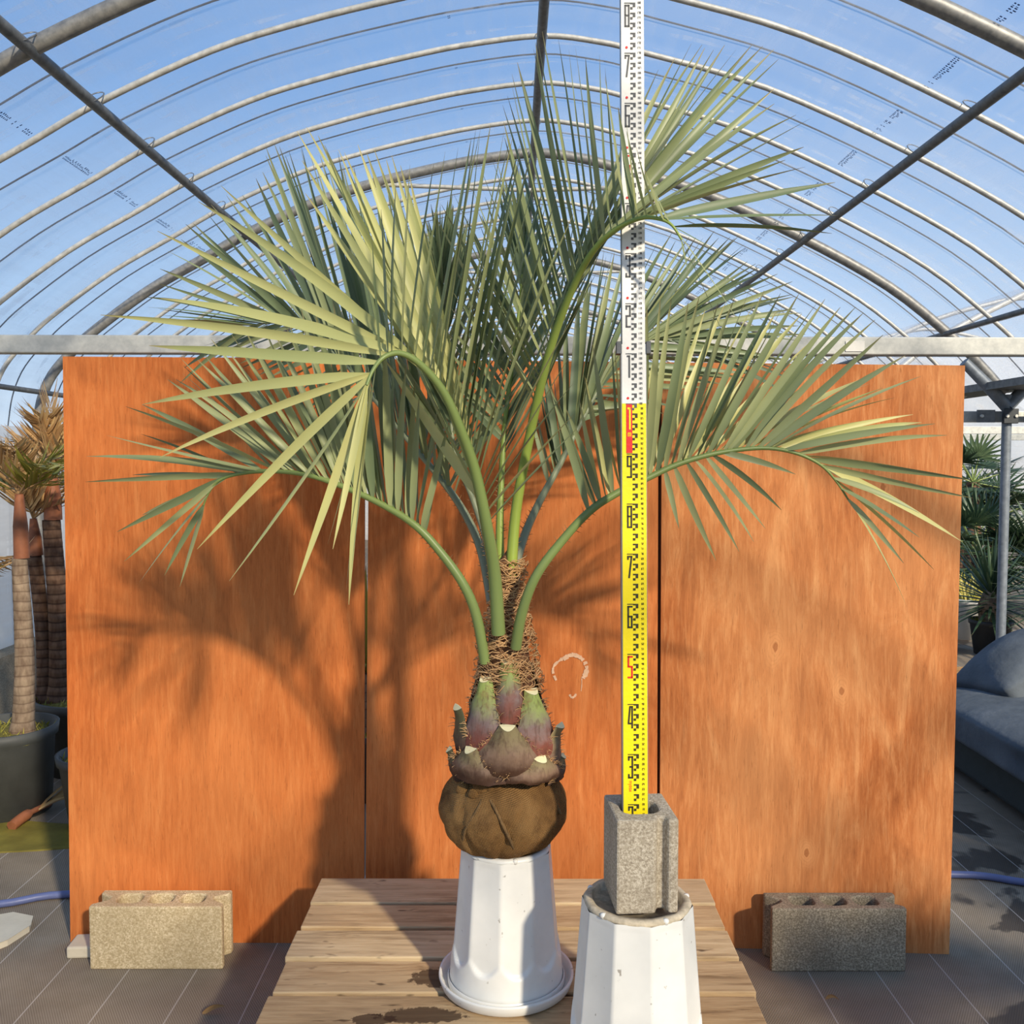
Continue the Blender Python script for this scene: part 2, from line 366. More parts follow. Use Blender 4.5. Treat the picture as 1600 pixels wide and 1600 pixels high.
plain('slab_pale', srgb(206, 196, 174), .85, var=.06)
plain('moss_wet', srgb(128, 118, 52), .5, var=.35, scale=6, bump=.4)
plain('moss', srgb(118, 112, 46), .95, var=.45, scale=70, bump=1)
plain('pot_dark', srgb(76, 78, 76), .6, var=.2, scale=9)
plain('dead_leaf', srgb(176, 142, 98), .8, var=.2)
plain('paper', srgb(150, 146, 138), .9)
plain('glove', srgb(40, 36, 40), .9)
def bark():
    q = N('ring_bark'); v = q.coord((1, 1, 1)); wv = q.n('ShaderNodeTexWave', bands_direction='Z'); q.l(v, wv.inputs['Vector'])
    wv.inputs['Scale'].default_value = 8; wv.inputs['Distortion'].default_value = 2.5; wv.inputs['Detail'].default_value = 3
    f = q.noise(q.coord((1, 1, .4)), 40, 4)
    c = q.ramp(f, [(.3, srgb(112, 92, 76)), (.7, srgb(166, 146, 122))])
    c = q.mix(q.ramp(wv.outputs['Fac'], [(.0, BLK(.55)), (.12, BLK(0))]), c, srgb(84, 64, 52)); q.set(c, .85, 0, .2); q.bump(wv.outputs['Fac'], .3, .006); M['ring_bark'] = q.m
    q = N('ring_bark_dark'); v = q.coord(); wv = q.n('ShaderNodeTexWave', bands_direction='Z'); q.l(v, wv.inputs['Vector']); wv.inputs['Scale'].default_value = 7; wv.inputs['Distortion'].default_value = 1.5
    f = q.noise(q.coord((1, 1, .4)), 40, 4); c = q.ramp(f, [(.3, srgb(84, 60, 48)), (.7, srgb(128, 102, 82))])
    c = q.mix(q.ramp(wv.outputs['Fac'], [(.0, BLK(.75)), (.16, BLK(0))]), c, srgb(50, 34, 28)); q.set(c, .85, 0, .2); q.bump(wv.outputs['Fac'], .6, .01); M['ring_bark_dark'] = q.m
bark()
plain('crownshaft', srgb(150, 92, 60), .6, var=.25)
def fabric():
    q = N('sofa_grey'); v = q.coord(); f = q.noise(v, 5, 5); g = q.noise(v, 300, 2)
    q.set(q.ramp(f, [(.3, srgb(72, 80, 88)), (.7, srgb(98, 106, 114))]), .9, 0, .15); q.bump(f, .5, .03); M['sofa_grey'] = q.m
fabric()
plain('sofa_base', srgb(46, 54, 54), .8)
plain('arm_wood', srgb(92, 56, 40), .5)

# ------------------------------------------------------------------ the setting: floor, greenhouse roof and side
fl = MB(); fl.add([(-3.6, -3, 0), (12, -3, 0), (12, 20, 0), (-3.6, 20, 0)], [(0, 1, 2, 3)], 0, False)
kind(fl.build('floor', M['weed_mat']), 'structure')
YT = 6.45
prof_px = [(55, 700), (57, 655), (64, 618), (80, 583), (110, 548), (145, 515), (230, 452), (320, 400), (390, 360), (500, 310), (590, 282), (680, 260),
           (750, 246), (835, 236), (900, 243), (950, 255), (1090, 295), (1250, 367), (1390, 445), (1490, 525), (1540, 575), (1572, 612)]
pw = [P(u, v, YT) for u, v in prof_px]
pw = [Vector((p.x, 0, p.z)) for p in pw]
pw = [Vector((pw[0].x, 0, 0)), Vector((pw[0].x, 0, .8))] + pw
PROF = spline(pw, 4)
def off(d):
    out = []
    for i, p in enumerate(PROF):
        t = (PROF[min(i + 1, len(PROF) - 1)] - PROF[max(i - 1, 0)]).normalized(); out.append(p + Vector((-t.z, 0, t.x)) * d)
    return out
iw = next(i for i, p in enumerate(PROF) if p.z > 1.72)
Y0, Y1 = -3.0, 18.0
def sheet(name, prof, mat, ys, parent=None):
    m = MB(); n = len(prof)
    for y in ys:
        m.v += [(p.x, y, p.z) for p in prof]
    for j in range(len(ys) - 1):
        for i in range(n - 1):
            m.f.append((j * n + i, j * n + i + 1, (j + 1) * n + i + 1, (j + 1) * n + i)); m.mi.append(0); m.sm.append(True)
    return m.build(name, mat, parent)
ys = [Y0 + (Y1 - Y0) * k / 60 for k in range(61)]
OF = off(.024)
ceiling = kind(sheet('ceiling', OF[iw:], M['roof_film'], ys), 'structure')
wall = kind(sheet('wall_left', OF[:iw + 1], M['wall_film'], ys), 'structure')
RY = [YT + .573 * k for k in range(-16, 21)]
def arch(y, r, name, mat, o=0.0, n=8):
    return MB().tube([(p.x, y, p.z) for p in off(o)], r, n).build(name, mat, ceiling)
for k, y in enumerate(RY):
    if (k - 16) % 5 == 0: arch(y, .033, 'main_arch', M['arch_grey'], -.012, 10)
    else: arch(y, .0145, 'arch_pipe', M['galv'])
for k in range(len(RY) - 1):
    y = (RY[k] + RY[k + 1]) / 2
    MB().tube([(p.x, y, p.z) for p in off(.034)], .0042, 5).build('film_strap', M['strap_black'], ceiling)
def at_x(x):
    b = min(PROF[iw:], key=lambda p: abs(p.x - x)); return Vector((x, 0, b.z))
def on_px(u, v): p = P(u, v, YT); return p
purl = [on_px(388, 359), on_px(833, 240), on_px(1255, 367), on_px(1480, 515), on_px(66, 608)]
for i, p in enumerate(purl):
    r = .024 if i < 3 else .017
    c = Vector((p.x, 0, p.z - (.04 if i < 3 else .03)))
    if i == 4: c.x += .05
    if i == 3: c.x -= .02
    MB().tube([(c.x, Y0, c.z), (c.x, Y1, c.z)], r, 10).build('purlin', M['galv_dark'], ceiling)
    if i < 3:
        for y in RY[7:25]:
            pts = [(c.x + .030 * math.cos(q), y - .06 + .075 * math.sin(q), c.z + .028 + .050 * math.sin(q)) for q in [2 * math.pi * k / 14 for k in range(15)]]
            MB().tube(pts, .0028, 4, False).build('wire_clip', M['wire'], ceiling)
for y in (YT, YT + 2.865, YT + 5.73):
    a = on_px(583, 288); b = on_px(1075, 290)
    MB().tube([(a.x, y, a.z), ((a.x + b.x) / 2, y, (a.z + b.z) / 2 - .035), (b.x, y, b.z)], .015, 8).build('tie_bar', M['galv'], ceiling)
# printing on the film: rows of small blue lettering along the length of the house
fp = MB(); rr = random.Random(3)
for (u, v), dy, col in (((310, 404), .57, 0), ((1215, 348), .57, 0), ((735, 247), .57, 0)):
    c = on_px(u, v); i = min(range(iw, len(PROF)), key=lambda k: abs(OF[k].x - c.x)); A = OF[max(i - 1, 0)]; B = OF[i + 1]
    t = (B - A).normalized(); nrm = Vector((t.z, 0, -t.x)); base = OF[i] + nrm * .003
    small = u == 735
    for k in range(2, 16):
        y = 1.6 + k * dy; L = .02 if small else .26; q = 0
        while q < L:
            wd = rr.uniform(.006, .014); hh = rr.uniform(.018, .032) * (.55 if small else 1)
            for (a0, a1) in ((0, hh * .35), (hh * .6, hh)):
                o0 = base + Vector((0, y + q, 0)) + t * a0; o1 = base + Vector((0, y + q, 0)) + t * a1
                fp.add([o0, o0 + Vector((0, wd * .6, 0)), o1 + Vector((0, wd * .6, 0)), o1], [(0, 1, 2, 3)], 0, False)
            q += wd * 1.25
            if rr.random() < .12: q += .03
kind(fp.build('film_print', M['blue_print'], ceiling), 'stuff')
# neighbouring bay on the right: arches, film, gutter
XR = pw[-1].x; ZR = pw[-1].z
bay = [Vector((2 * XR - p.x, 0, p.z)) for p in reversed(PROF[iw:])]
ysb = [9.2 + 8.8 * k / 20 for k in range(21)]
sheet('side_bay_film', [p + Vector((0, 0, .03)) for p in bay], M['roof_film'], ysb, ceiling)
for k, y in enumerate(RY):
    if y > 9.2 and (k - 16) % 5 == 0: MB().tube([(p.x, y, p.z) for p in bay], .030 if (k - 16) % 5 == 0 else .0145, 8).build('side_bay_arch', M['galv'], ceiling)
MB().box((XR, 11, ZR + .035), (.30, 14, .05)).build('gutter', M['galv_dark'], ceiling)
MB().tube([(XR + 2.0, 9.2, ZR + 1.08), (XR + 2.0, 18, ZR + 1.08)], .022, 8).build('purlin', M['galv_dark'], ceiling)
wb_ = MB(); wb_.add([(3.0, 17.6, 0), (10.5, 17.6, 0), (10.5, 17.6, 3.4), (3.0, 17.6, 3.4)], [(0, 1, 2, 3)], 0, False)
kind(wb_.build('wall_back', M['wall_film']), 'structure')
bl = MB().box((pw[0].x + .16, 9.5, .17), (.14, 17, .34)); kind(bl.build('baseboard_left', M['concrete_grey']), 'structure')

# ------------------------------------------------------------------ crossbeams and post
def beam(Y, za, zb, h, label, x0=-3.2, x1=None):
    x1 = XR - .02 if x1 is None else x1
    e = empty('crossbeam', ((x0 + x1) / 2, Y, (za + zb) / 2)); ang = math.atan2(zb - za, x1 - x0)
    m = MB(); m.box(((x0 + x1) / 2, Y, (za + zb) / 2), (x1 - x0, .05, h), Matrix.Rotation(-ang, 3, 'Y'))
    bevel(m.build('tube', M['alu_beam'], e), .004)
    return tag(e, label, 'beam'), ang
a = P(0, 538.5, 2.965); b = P(1600, 542.5, 2.965); sl_ = (b.z - a.z) / (b.x - a.x)
zb0 = a.z + sl_ * (-3.2 - a.x); zb1 = a.z + sl_ * (XR - .02 - a.x)
bm0, _ = beam(2.965, zb0, zb1, .056, 'pale aluminium crossbeam running just above the plywood boards')
st = MB(); c = P(1336, 541, 2.938); st.box(c, (.058, .002, .032)); st.build('sticker', M['sticker'], bm0)
for Y, lb in ((YT, 'grey metal crossbeam bolted to the grey post on the right'), (YT + 2.865, 'grey metal crossbeam visible right behind the first one on the post'),
              (YT + 5.73, 'farthest thin grey crossbeam seen beyond the post on the right')):
    m = beam(Y + .062, 1.80, 1.80, .075, lb, -3.1, 9.5)[0]
def post(x, y, label):
    e = empty('greenhouse_post', (x, y, 0)); MB().tube([(x, y, 0), (x, y, ZR - .02)], .032, 12).build('pole', M['post_grey'], e)
    m = MB(); T = Vector((0, 0, 0))
    for sg in (-1, 1):   # V shaped saddle that takes the two arches
        m.tube([(x, y, ZR - .10), (x + sg * .13, y, ZR + .035), (x + sg * .30, y, ZR + .20)], [.045, .042, .036], 10)
    m.build('saddle', M['post_grey'], e)
    bk = bevel(MB().box((x, y - .045, 1.80), (.10, .03, .10)).build('clamp_plate', M['steel_dark'], e), .004)
    for dx in (-.16, .16):
        pl = MB().box((x + dx, y - .035, 1.80), (.12, .012, .085)).build('fish_plate', M['galv_dark'], e)
    for dx in (-.20, -.03, .03, .20):
        MB().tube([(x + dx, y - .055, 1.80), (x + dx, y - .072, 1.80)], .011, 6).build('bolt', M['galv'], e)
    for sg in (-1, 1):
        MB().tube([(x + sg * .03, y, 1.86), (x + sg * .10, y, 1.94), (x + sg * .16, y, 2.02)], .008, 6).build('brace', M['galv'], e)
    tag(e, label, 'post')
post(XR + .01, YT - .06 + .06, 'grey round steel post with a forked top beside the right board')

# ------------------------------------------------------------------ plywood boards
def board(corners, mat, label, th=.012):
    # corners: front face TL, TR, BR, BL in world space
    n = (corners[1] - corners[0]).cross(corners[3] - corners[0]).normalized()
    if n.y < 0: n = -n
    bc = [p + n * th for p in corners]
    m = MB(); m.add(list(corners) + bc, [(0, 3, 2, 1), (4, 5, 6, 7), (0, 1, 5, 4), (1, 2, 6, 5), (2, 3, 7, 6), (3, 0, 4, 7)], 0, False)
    o = m.build('plywood_board', mat); return tag(o, label, 'board', 'plywood boards standing in a row'), n
pl1, _ = board([P(98, 557, 2.915), P(570, 560, 2.91), G(568.5, 1474), G(110, 1472)], M['ply_left'], 'left orange-stained plywood board standing behind the pale concrete block')
pl2, _ = board([P(577, 561, 2.905), P(1029, 566, 2.90), G(1026, 1480), G(570.5, 1475)], M['ply_mid'], 'middle plywood board with a looped chalk mark, behind the palm')
pl3, _ = board([P(1035, 566, 2.885), P(1508, 571, 2.875), G(1483, 1491), G(1030, 1478)], M['ply_right'], 'right plywood board with knots and swirly grain behind the grey block')
def on_board(u, v, lift=.010):
    # point on the middle board's front face
    A = P(577, 561, 2.905); B = P(1029, 566, 2.90); C = G(570.5, 1475); n = (B - A).cross(C - A).normalized()
    d = ray(u, v); t = (A - CAM).dot(n) / d.dot(n); return CAM + d * t - d.normalized() * lift
ck = MB(); rr = random.Random(5)
def stroke(pts, wd):
    pts = spline([on_board(*p) for p in pts], 5)
    for i in range(len(pts) - 1):
        if rr.random() < .06: continue
        w0 = wd[0] + (wd[1] - wd[0]) * i / len(pts); w0 *= rr.uniform(.6, 1.25)
        t = (pts[i + 1] - pts[i]).normalized(); sd = t.cross(Vector((0, 1, 0))).normalized() * w0
        ck.add([pts[i] - sd, pts[i] + sd, pts[i + 1] + sd, pts[i + 1] - sd], [(0, 1, 2, 3)], 0, False)
stroke([(869, 1063), (864, 1050), (866, 1040), (876, 1031), (890, 1024), (903, 1025), (913, 1034), (917, 1045), (913, 1058)], (.003, .007))
stroke([(880, 1030), (893, 1023), (905, 1026)], (.006, .008)); stroke([(914, 1034), (917, 1046), (911, 1060)], (.006, .005))
stroke([(909, 1060), (909, 1070), (908, 1080)], (.0015, .001)); stroke([(890, 1085), (893, 1090), (898, 1088), (900, 1084)], (.003, .004))
ck.build('chalk_mark', M['chalk'], pl2)
wd = MB(); p = G(120, 1492); q = Matrix.Rotation(R(8), 3, 'Z')
bevel(tag(wd.box((-1.302, 2.822, .018), (.088, .085, .036), Matrix.Rotation(R(3), 3, 'Z')).build('timber_offcut', M['slab_pale']), 'pale timber offcut lying under the left board corner', 'offcut'), .006)

# ------------------------------------------------------------------ concrete blocks
def rounded(cx, cy, wx, wy, r, n=4):
    out = []
    for sx_, sy_, a0 in ((1, 1, 0), (-1, 1, 90), (-1, -1, 180), (1, -1, 270)):
        for k in range(n + 1):
            q = R(a0 + 90 * k / n); out.append((cx + sx_ * (wx / 2 - r) + r * math.cos(q), cy + sy_ * (wy / 2 - r) + r * math.sin(q)))
    return out
def block(front_left, L, D, H, mat, label):
    x0, y0 = front_left.x, front_left.y
    g = .026; gd = .040; c = D / 2
    outer = [(0, 0), (L, 0), (L, c - g - .008), (L - gd * .7, c - g * .6), (L - gd, c - .008), (L - gd, c + .008), (L - gd * .7, c + g * .6), (L, c + g + .008), (L, D), (0, D),
             (0, c + g + .008), (gd * .7, c + g * .6), (gd, c + .008), (gd, c - .008), (gd * .7, c - g * .6), (0, c - g - .008)]
    hs = [rounded(L * f, c, .072, .060, .022) for f in (.26, .5, .74)]
    bmm = prism(outer, hs, 0, H, Matrix.Translation((x0, y0, 0)))
    o = bmobj('concrete_block', bmm, mat); bevel(o, .005, 2)
    return tag(o, label, 'concrete block')
fl_ = G(138, 1518); block(Vector((fl_.x, fl_.y + .01)), .392, .112, .19, M['concrete_pale'], 'sunlit pale hollow concrete block in front of the left board')
fr_ = G(1206, 1520); block(Vector((fr_.x, fr_.y + .005)), .395, .108, .19, M['concrete_grey'], 'dark grey hollow concrete block in front of the right board')

# ------------------------------------------------------------------ pallets
ZP = .295
slat_edges = [(2.678, 2.527, -.552, .556), (2.513, 2.392, -.548, .552), (2.374, 2.243, -.553, .553), (2.226, 2.092, -.545, .556), (2.076, 1.945, -.551, .548), (1.930, 1.79, -.549, .553), (1.775, 1.625, -.552, .55)]
smats = ['slat_a', 'slat_b', 'slat_a', 'slat_b', 'slat_wet', 'slat_b', 'slat_a']
def pallet(z0, label, dx, rnd):
    rr = random.Random(rnd); e = empty('wooden_pallet', (dx, 2.15, z0)); top = z0 + .1475
    xl = [-.553, -.552, -.549, -.55, -.552, -.55, -.552]
    for i, (yb, yf, x0, x1) in enumerate(slat_edges):
        m = MB(); m.box(((x0 + x1) / 2 + dx, (yb + yf) / 2, top - .0115 - rr.uniform(0, .001)), (x1 - x0, yb - yf, .022), Matrix.Rotation(R(rr.uniform(-.25, .25)), 3, 'Z'))
        bevel(m.build('slat', M[smats[(i + rnd) % 7] if z0 < .1 else smats[i]], e), .003)
    for x in (-.49, 0, .49):
        m = MB(); m.box((x + dx, 2.152, z0 + .0735), (.09, 1.04, .103)); bevel(m.build('stringer', M['slat_b'], e), .003)
    for yb, yf in ((2.67, 2.57), (2.2, 2.1), (1.73, 1.63)):
        m = MB(); m.box((dx, (yb + yf) / 2, z0 + .011), (1.1, yb - yf, .022)); bevel(m.build('bottom_slat', M['slat_wet'], e), .003)
    return tag(e, label, 'pallet')
pallet(0, 'lower weathered wooden pallet, under the one carrying the white pots', -.012, 2)
pallet(.1475, 'upper weathered wooden pallet carrying the two upturned white pots', 0, 4)

# ------------------------------------------------------------------ white pots upside down, saucer
def pot(cx, cy, z, label, rot, flutes, h=.318, rt=.106, rb=.132, facet=False):
    e = empty('plant_pot', (cx, cy, z)); n = 160; ns = flutes
    prof = []
    for k in range(81):
        s_ = k / 80; prof.append((rb + (rt - rb) * s_, h * s_))
    def mod(q, zz):
        s_ = zz / h; ph = ((q - rot) * ns / (2 * math.pi)) % 1.0
        x = 2 * ph - 1                       # -1..1 across one flute
        lo = .20 + .10 * x * x          # the flute ends in a round arc near the wide rim
        dp = max(0.0, min(1.0, (s_ - lo) / .022))
        if s_ > .97: dp *= .9
        fc_ = math.cos(math.pi / ns) / math.cos(x * math.pi / ns)
        return 1 - (1 - fc_ * (1 - .010 * (1 - x * x))) * dp - .006 * dp
    m = MB(); m.lathe(prof, (cx, cy, z), n, mod)
    body = m.build('body', M['white_plastic'], e)
    # pot bottom, now on top: flat disc with a raised dirty foot ring and drainage notches
    t = MB(); rt2 = rt * .965
    t.lathe([(rt2, 0), (rt2 + .001, .004), (rt2 - .004, .009), (rt2 - .016, .009), (rt2 - .019, -.006), (.0005, -.006)], (cx, cy, z + h - .001), 60,
            lambda q, zz: (1 - .02 * (1 - (2 * ((((q - rot) * ns / (2 * math.pi))) % 1) - 1) ** 2)), mi=0)
    t.build('base_plate', M['rim_dirt' if facet else 'white_plastic'], e)
    for k in range(ns):
        q = rot + 2 * math.pi * (k + .5) / ns
        if k % 2: continue
        d = Vector((math.cos(q), math.sin(q), 0)); c = Vector((cx, cy, z + h + .004)) + d * (rt2 - .006)
        mm = MB(); pr = [(.0003, -.007), (.005, -.006), (.007, 0), (.005, .004), (.0003, .005)]
        mm.lathe(pr, c, 8); mm.build('drain_lug', M['white_plastic'], e)
    r = MB(); r.lathe([(rb + .003, 0), (rb + .004, .012), (rb + .0005, .016)], (cx, cy, z), 60); r.build('rim', M['white_plastic'], e)
    return tag(e, label, 'plant pot', 'upturned white plastic pots')
PX, PY = -.0135, 2.135
sau = MB(); sau.lathe([(.0005, .004), (.138, .004), (.146, .010), (.150, .026), (.155, .028), (.156, .022), (.150, .004), (.146, 0), (.0005, 0)], (PX, PY, ZP + .001), 72)
tag(sau.build('pot_saucer', M['white_plastic']), 'round white plastic saucer under the pot that carries the palm', 'saucer')
pot(PX, PY, ZP + .0065, 'upturned fluted white pot standing in the saucer beneath the palm', R(-90) - .10, 10, .314)
P2 = Vector((.252, 1.865)); pot(P2.x, P2.y, ZP + .001, 'nearest upturned white pot, carrying the grey block and measuring rod', R(-90) + .12, 10, .318, .112, .138, True)
rr = random.Random(8)
zt = ZP + .001 + .318
# the block on it
Bm = Matrix.Translation((.2565, 1.862, zt + .0095)) @ Matrix.Rotation(R(4), 4, 'Z')
W, D = .122, .148
outer = [(-W / 2, -D / 2), (.016, -D / 2), (.021, -D / 2 + .014), (.026, -D / 2 + .020), (.036, -D / 2 + .018), (.041, -D / 2), (W / 2, -D / 2), (W / 2, D / 2), (.02, D / 2), (.012, D / 2 - .012), (-.012, D / 2 - .012), (-.02, D / 2), (-W / 2, D / 2)]
bo = bmobj('concrete_block', prism(outer, [rounded(-.004, -.002, .076, .072, .026)], 0, .186, Bm), M['concrete_mid']); bevel(bo, .006, 2)
tag(bo, 'speckled concrete half block on the near pot, holding the measuring rod', 'concrete block')

# ------------------------------------------------------------------ measuring rod
rod = empty('measuring_rod', (0, 0, 0))
D0 = 1.885; u0, v0 = 993.6, 1413.0
o0 = CAM + FW * D0 + Vector(((u0 - 800) / F * D0, 0, 0)) + UP * ((800 - v0) / F * D0)
RM = Matrix.Translation(o0) @ Matrix.Rotation(PITCH, 4, 'X') @ Matrix.Rotation(R(-.23), 4, 'Y')
KS = .7825 / .785  # scale of the printed metre
def rodpart(name, bb, mats, parent=rod):
    o = bmobj(name, bb, mats, parent); return o
def rbox(x0, x1, y0, y1, z0, z1):
    bb = bmesh.new(); bmesh.ops.create_cube(bb, size=1)
    bb.transform(Matrix.Translation(((x0 + x1) / 2, (y0 + y1) / 2, (z0 + z1) / 2)) @ Matrix.Diagonal((x1 - x0, y1 - y0, z1 - z0, 1))); bb.transform(RM); return bb
rod.location = o0
HW, HW2 = .0255, .0232
rodpart('lower_section', rbox(-HW, HW, .0012, .024, .006, 1.115), M['rod_alu'])
rodpart('upper_section', rbox(-HW2, HW2, .0012, .020, 1.115, 2.0), M['rod_alu'])
rodpart('yellow_face', rbox(-HW + .0018, HW - .0012, 0, .0012, .006, 1.0 * KS), M['rod_yellow'])
rodpart('white_face', rbox(-HW + .0018, HW - .0012, 0, .0012, 1.0 * KS, 1.115), M['rod_white'])
rodpart('white_face', rbox(-HW2 + .0008, HW2 - .0006, 0, .0012, 1.115, 2.0), M['rod_white'])
for s_ in (-1, 1):
    rodpart('clip', rbox(s_ * (HW + .004) - .0045, s_ * (HW + .004) + .0045, -.003, .020, 1.096, 1.120), M['rod_clip'])
# seven-segment like strokes, drawn as thin plates on the face
SEG = {'0': 'abcdef', '1': 'bc', '2': 'abged', '3': 'abgcd', '4': 'fgbc', '5': 'afgcd', '6': 'afgedc', '7': 'abc', '8': 'abcdefg', '9': 'abcfgd'}
class Pl:
    def __init__(s): s.m = MB()
    def rect(s, x0, z0, x1, z1, d=.0008):
        vs = [RM @ Vector(p) for p in ((x0, 0, z0), (x1, 0, z0), (x1, 0, z1), (x0, 0, z1), (x0, -d, z0), (x1, -d, z0), (x1, -d, z1), (x0, -d, z1))]
        s.m.add(vs, [(4, 5, 6, 7), (0, 1, 5, 4), (1, 2, 6, 5), (2, 3, 7, 6), (3, 0, 4, 7)], 0, False)
    def line(s, x0, z0, x1, z1, t, d=.0008):
        dx, dz = x1 - x0, z1 - z0; L = math.hypot(dx, dz); nx, nz = -dz / L * t / 2, dx / L * t / 2
        vs = [(x0 + nx, z0 + nz), (x0 - nx, z0 - nz), (x1 - nx, z1 - nz), (x1 + nx, z1 + nz)]
        vs = [RM @ Vector((x, -d, z)) for x, z in vs]; s.m.add(vs, [(0, 1, 2, 3)], 0, False)
    def digit(s, ch, x0, z0, w_, h, t):
        x1, z1, zm = x0 + w_, z0 + h, z0 + h * .52
        if ch == '4' and h > .01:
            s.line(x0 + w_ * .45, z1, x0 + t * .4, z0 + h * .22, t); s.rect(x0, z0 + h * .18, x1 - t, z0 + h * .18 + t); s.rect(x1 - t, z0, x1, z1); s.rect(x0 + w_ * .4, z1 - t * .8, x1, z1); return
        if ch == '7' and h > .01:
            s.rect(x0, z1 - t, x1, z1); s.rect(x0, z1 - h * .18, x0 + t, z1); s.line(x1 - t / 2, z1 - t * .6, x0 + w_ * .35, z0, t); return
        if ch == '1':
            xm = x0 + w_ * .5; s.rect(xm, z0, xm + t, z1); 
            if h > .01: s.rect(x0 + w_ * .2, z1 - t, xm + t, z1)
            return
        g = SEG[ch]
        if 'a' in g: s.rect(x0, z1 - t, x1, z1)
        if 'd' in g: s.rect(x0, z0, x1, z0 + t)
        if 'g' in g: s.rect(x0 + (t * .9 if ch == '3' else 0), zm - t / 2, x1, zm + t / 2)
        if 'f' in g: s.rect(x0, zm, x0 + t, z1)
        if 'b' in g: s.rect(x1 - t, zm, x1, z1)
        if 'e' in g: s.rect(x0, z0, x0 + t, zm)
        if 'c' in g: s.rect(x1 - t, z0, x1, zm)
        if ch == '3' and h > .01: s.rect(x0, z1 - h * .2, x0 + t, z1); s.rect(x0, z0, x0 + t, z0 + h * .2)
        if ch == '2' and h > .01: s.rect(x0, z1 - h * .2, x0 + t, z1)
def marks(c0, c1, ink, xo):
    """checker marks every two centimetres, small centimetre numerals"""
    a = Pl(); b = Pl()
    for cm in range(c0, c1):
        z = cm * .01 * KS
        if cm % 2 == 0:
            a.rect(-.0030 + xo, z - .0030, .0072 + xo, z); a.rect(.0022 + xo, z - .0088, .0072 + xo, z - .0030); a.rect(-.0030 + xo, z - .0135, .0018 + xo, z - .0088)
        t = str(cm); 
        for i, ch in enumerate(t): b.digit(ch, .0135 + xo + (i - (len(t) - 2)) * .0026, z - .0022, .0019, .0042, .0006)
        if cm % 10 == 0: a.rect(-.0148 + xo, z - .0016, -.0030 + xo, z)
    return a, b
ylw = marks(18, 100, 'ink_dark', 0); wht = marks(100, 200, 'ink_grey', -.0012)
ylw[0].m.build('scale_marks', M['ink_dark'], rod); ylw[1].m.build('centimetre_numerals', M['ink_dark'], rod)
wht[0].m.build('scale_marks', M['ink_grey'], rod); wht[1].m.build('centimetre_numerals', M['ink_grey'], rod)
for k in range(2, 20):
    z = k * .1 * KS; p = Pl(); ch = str(k % 10)
    if k == 10: continue
    xo = 0 if k < 10 else -.0012
    p.digit(ch, -.0146 + xo, z - .0485, .0104, .0445, .0034)
    p.m.build('numeral', M['ink_red' if k in (5, 15) else ('ink_dark' if k < 10 else 'ink_grey')], rod)
for k in range(10, 20):   # red dots on the white part
    z = (k * .1 + .0105) * KS; m = MB(); c = [RM @ Vector((-.0118 + .0026 * math.cos(q), -.0008, z + .0026 * math.sin(q))) for q in [2 * math.pi * i / 14 for i in range(14)]]
    m.add(c, [tuple(range(14))], 0, False); m.build('dot', M['ink_red'], rod)
p = Pl(); p.rect(-.0155, .90 * KS + .001, -.0033, 1.0 * KS, .0006); p.m.build('metre_panel', M['ink_red'], rod)
p = Pl(); z = 1.0 * KS; p.rect(-.0098, z - .052, -.0066, z - .008, .0012); p.rect(-.0130, z - .012, -.0066, z - .008, .0012)
for i in range(3): p.rect(-.0125 + .0028 * i, z - .066, -.0113 + .0028 * i, z - .058, .0012)
p.rect(-.0125, z - .0595, -.0056, z - .058, .0012)
p.m.build('metre_numeral', M['rod_yellow'], rod)
fc = bpy.data.curves.new('brand', 'FONT'); fc.body = 'myzox'; fc.size = .0105; fc.align_x = 'LEFT'
fo = bpy.data.objects.new('brand_tmp', fc); COL.objects.link(fo)
dg = bpy.context.evaluated_depsgraph_get(); me = bpy.data.meshes.new_from_object(fo.evaluated_get(dg)); bpy.data.objects.remove(fo)
me.materials.clear(); me.materials.append(M['ink_red'])
me.transform(RM @ Matrix.Translation((-.0125, -.001, .2465)) @ Matrix.Rotation(R(90), 4, 'X') @ Matrix.Rotation(R(-90), 4, 'Z') @ Matrix.Diagonal((.80, 1, 1, 1)))
bo_ = bpy.data.objects.new('lettering', me); COL.objects.link(bo_); setparent(bo_, rod)
tag(rod, 'tall yellow and white measuring rod standing in the concrete half block', 'measuring rod')

# ------------------------------------------------------------------ the palm
palm = empty('feather_palm', (PX, PY, .62))
TX, TY = PX + .004, PY
# root ball in burlap
rb = MB(); n = 128; prof = []
bz0, bz1 = .606, .806
for k in range(33):
    q = -math.pi / 2 + math.pi * k / 32
    rr_ = .142 * (math.cos(q) ** .72 if math.cos(q) > 0 else 0); zz = (bz0 + bz1) / 2 + (bz1 - bz0) / 2 * math.sin(q)
    if q < -.5: rr_ *= .93 + .07 * math.cos((q + .5) * 1.2)
    prof.append((max(rr_, .0005), zz))
def ballmod(q, z):
    a = noise.noise(Vector((math.cos(q) * 2.2, math.sin(q) * 2.2, z * 9))) * .10
    b = noise.noise(Vector((math.cos(q) * 6, math.sin(q) * 6, z * 26 + 4))) * .05
    c = -.06 * math.exp(-((q % 6.283 - 4.05 + (z - .7) * 2.2) / .06) ** 2) - .05 * math.exp(-((q % 6.283 - 4.85 - (z - .7) * 3.5) / .05) ** 2) + .05 * math.exp(-((q % 6.283 - 3.6) / .3) ** 2) * (1 if z < .72 else .3)
    return 1 + a + b + c
rb.lathe(prof, (PX - .006, PY, 0), n, ballmod)
ball = rb.build('root_ball', M['burlap'], palm); ball['label'] = 'burlap wrapped root ball tied with rope'
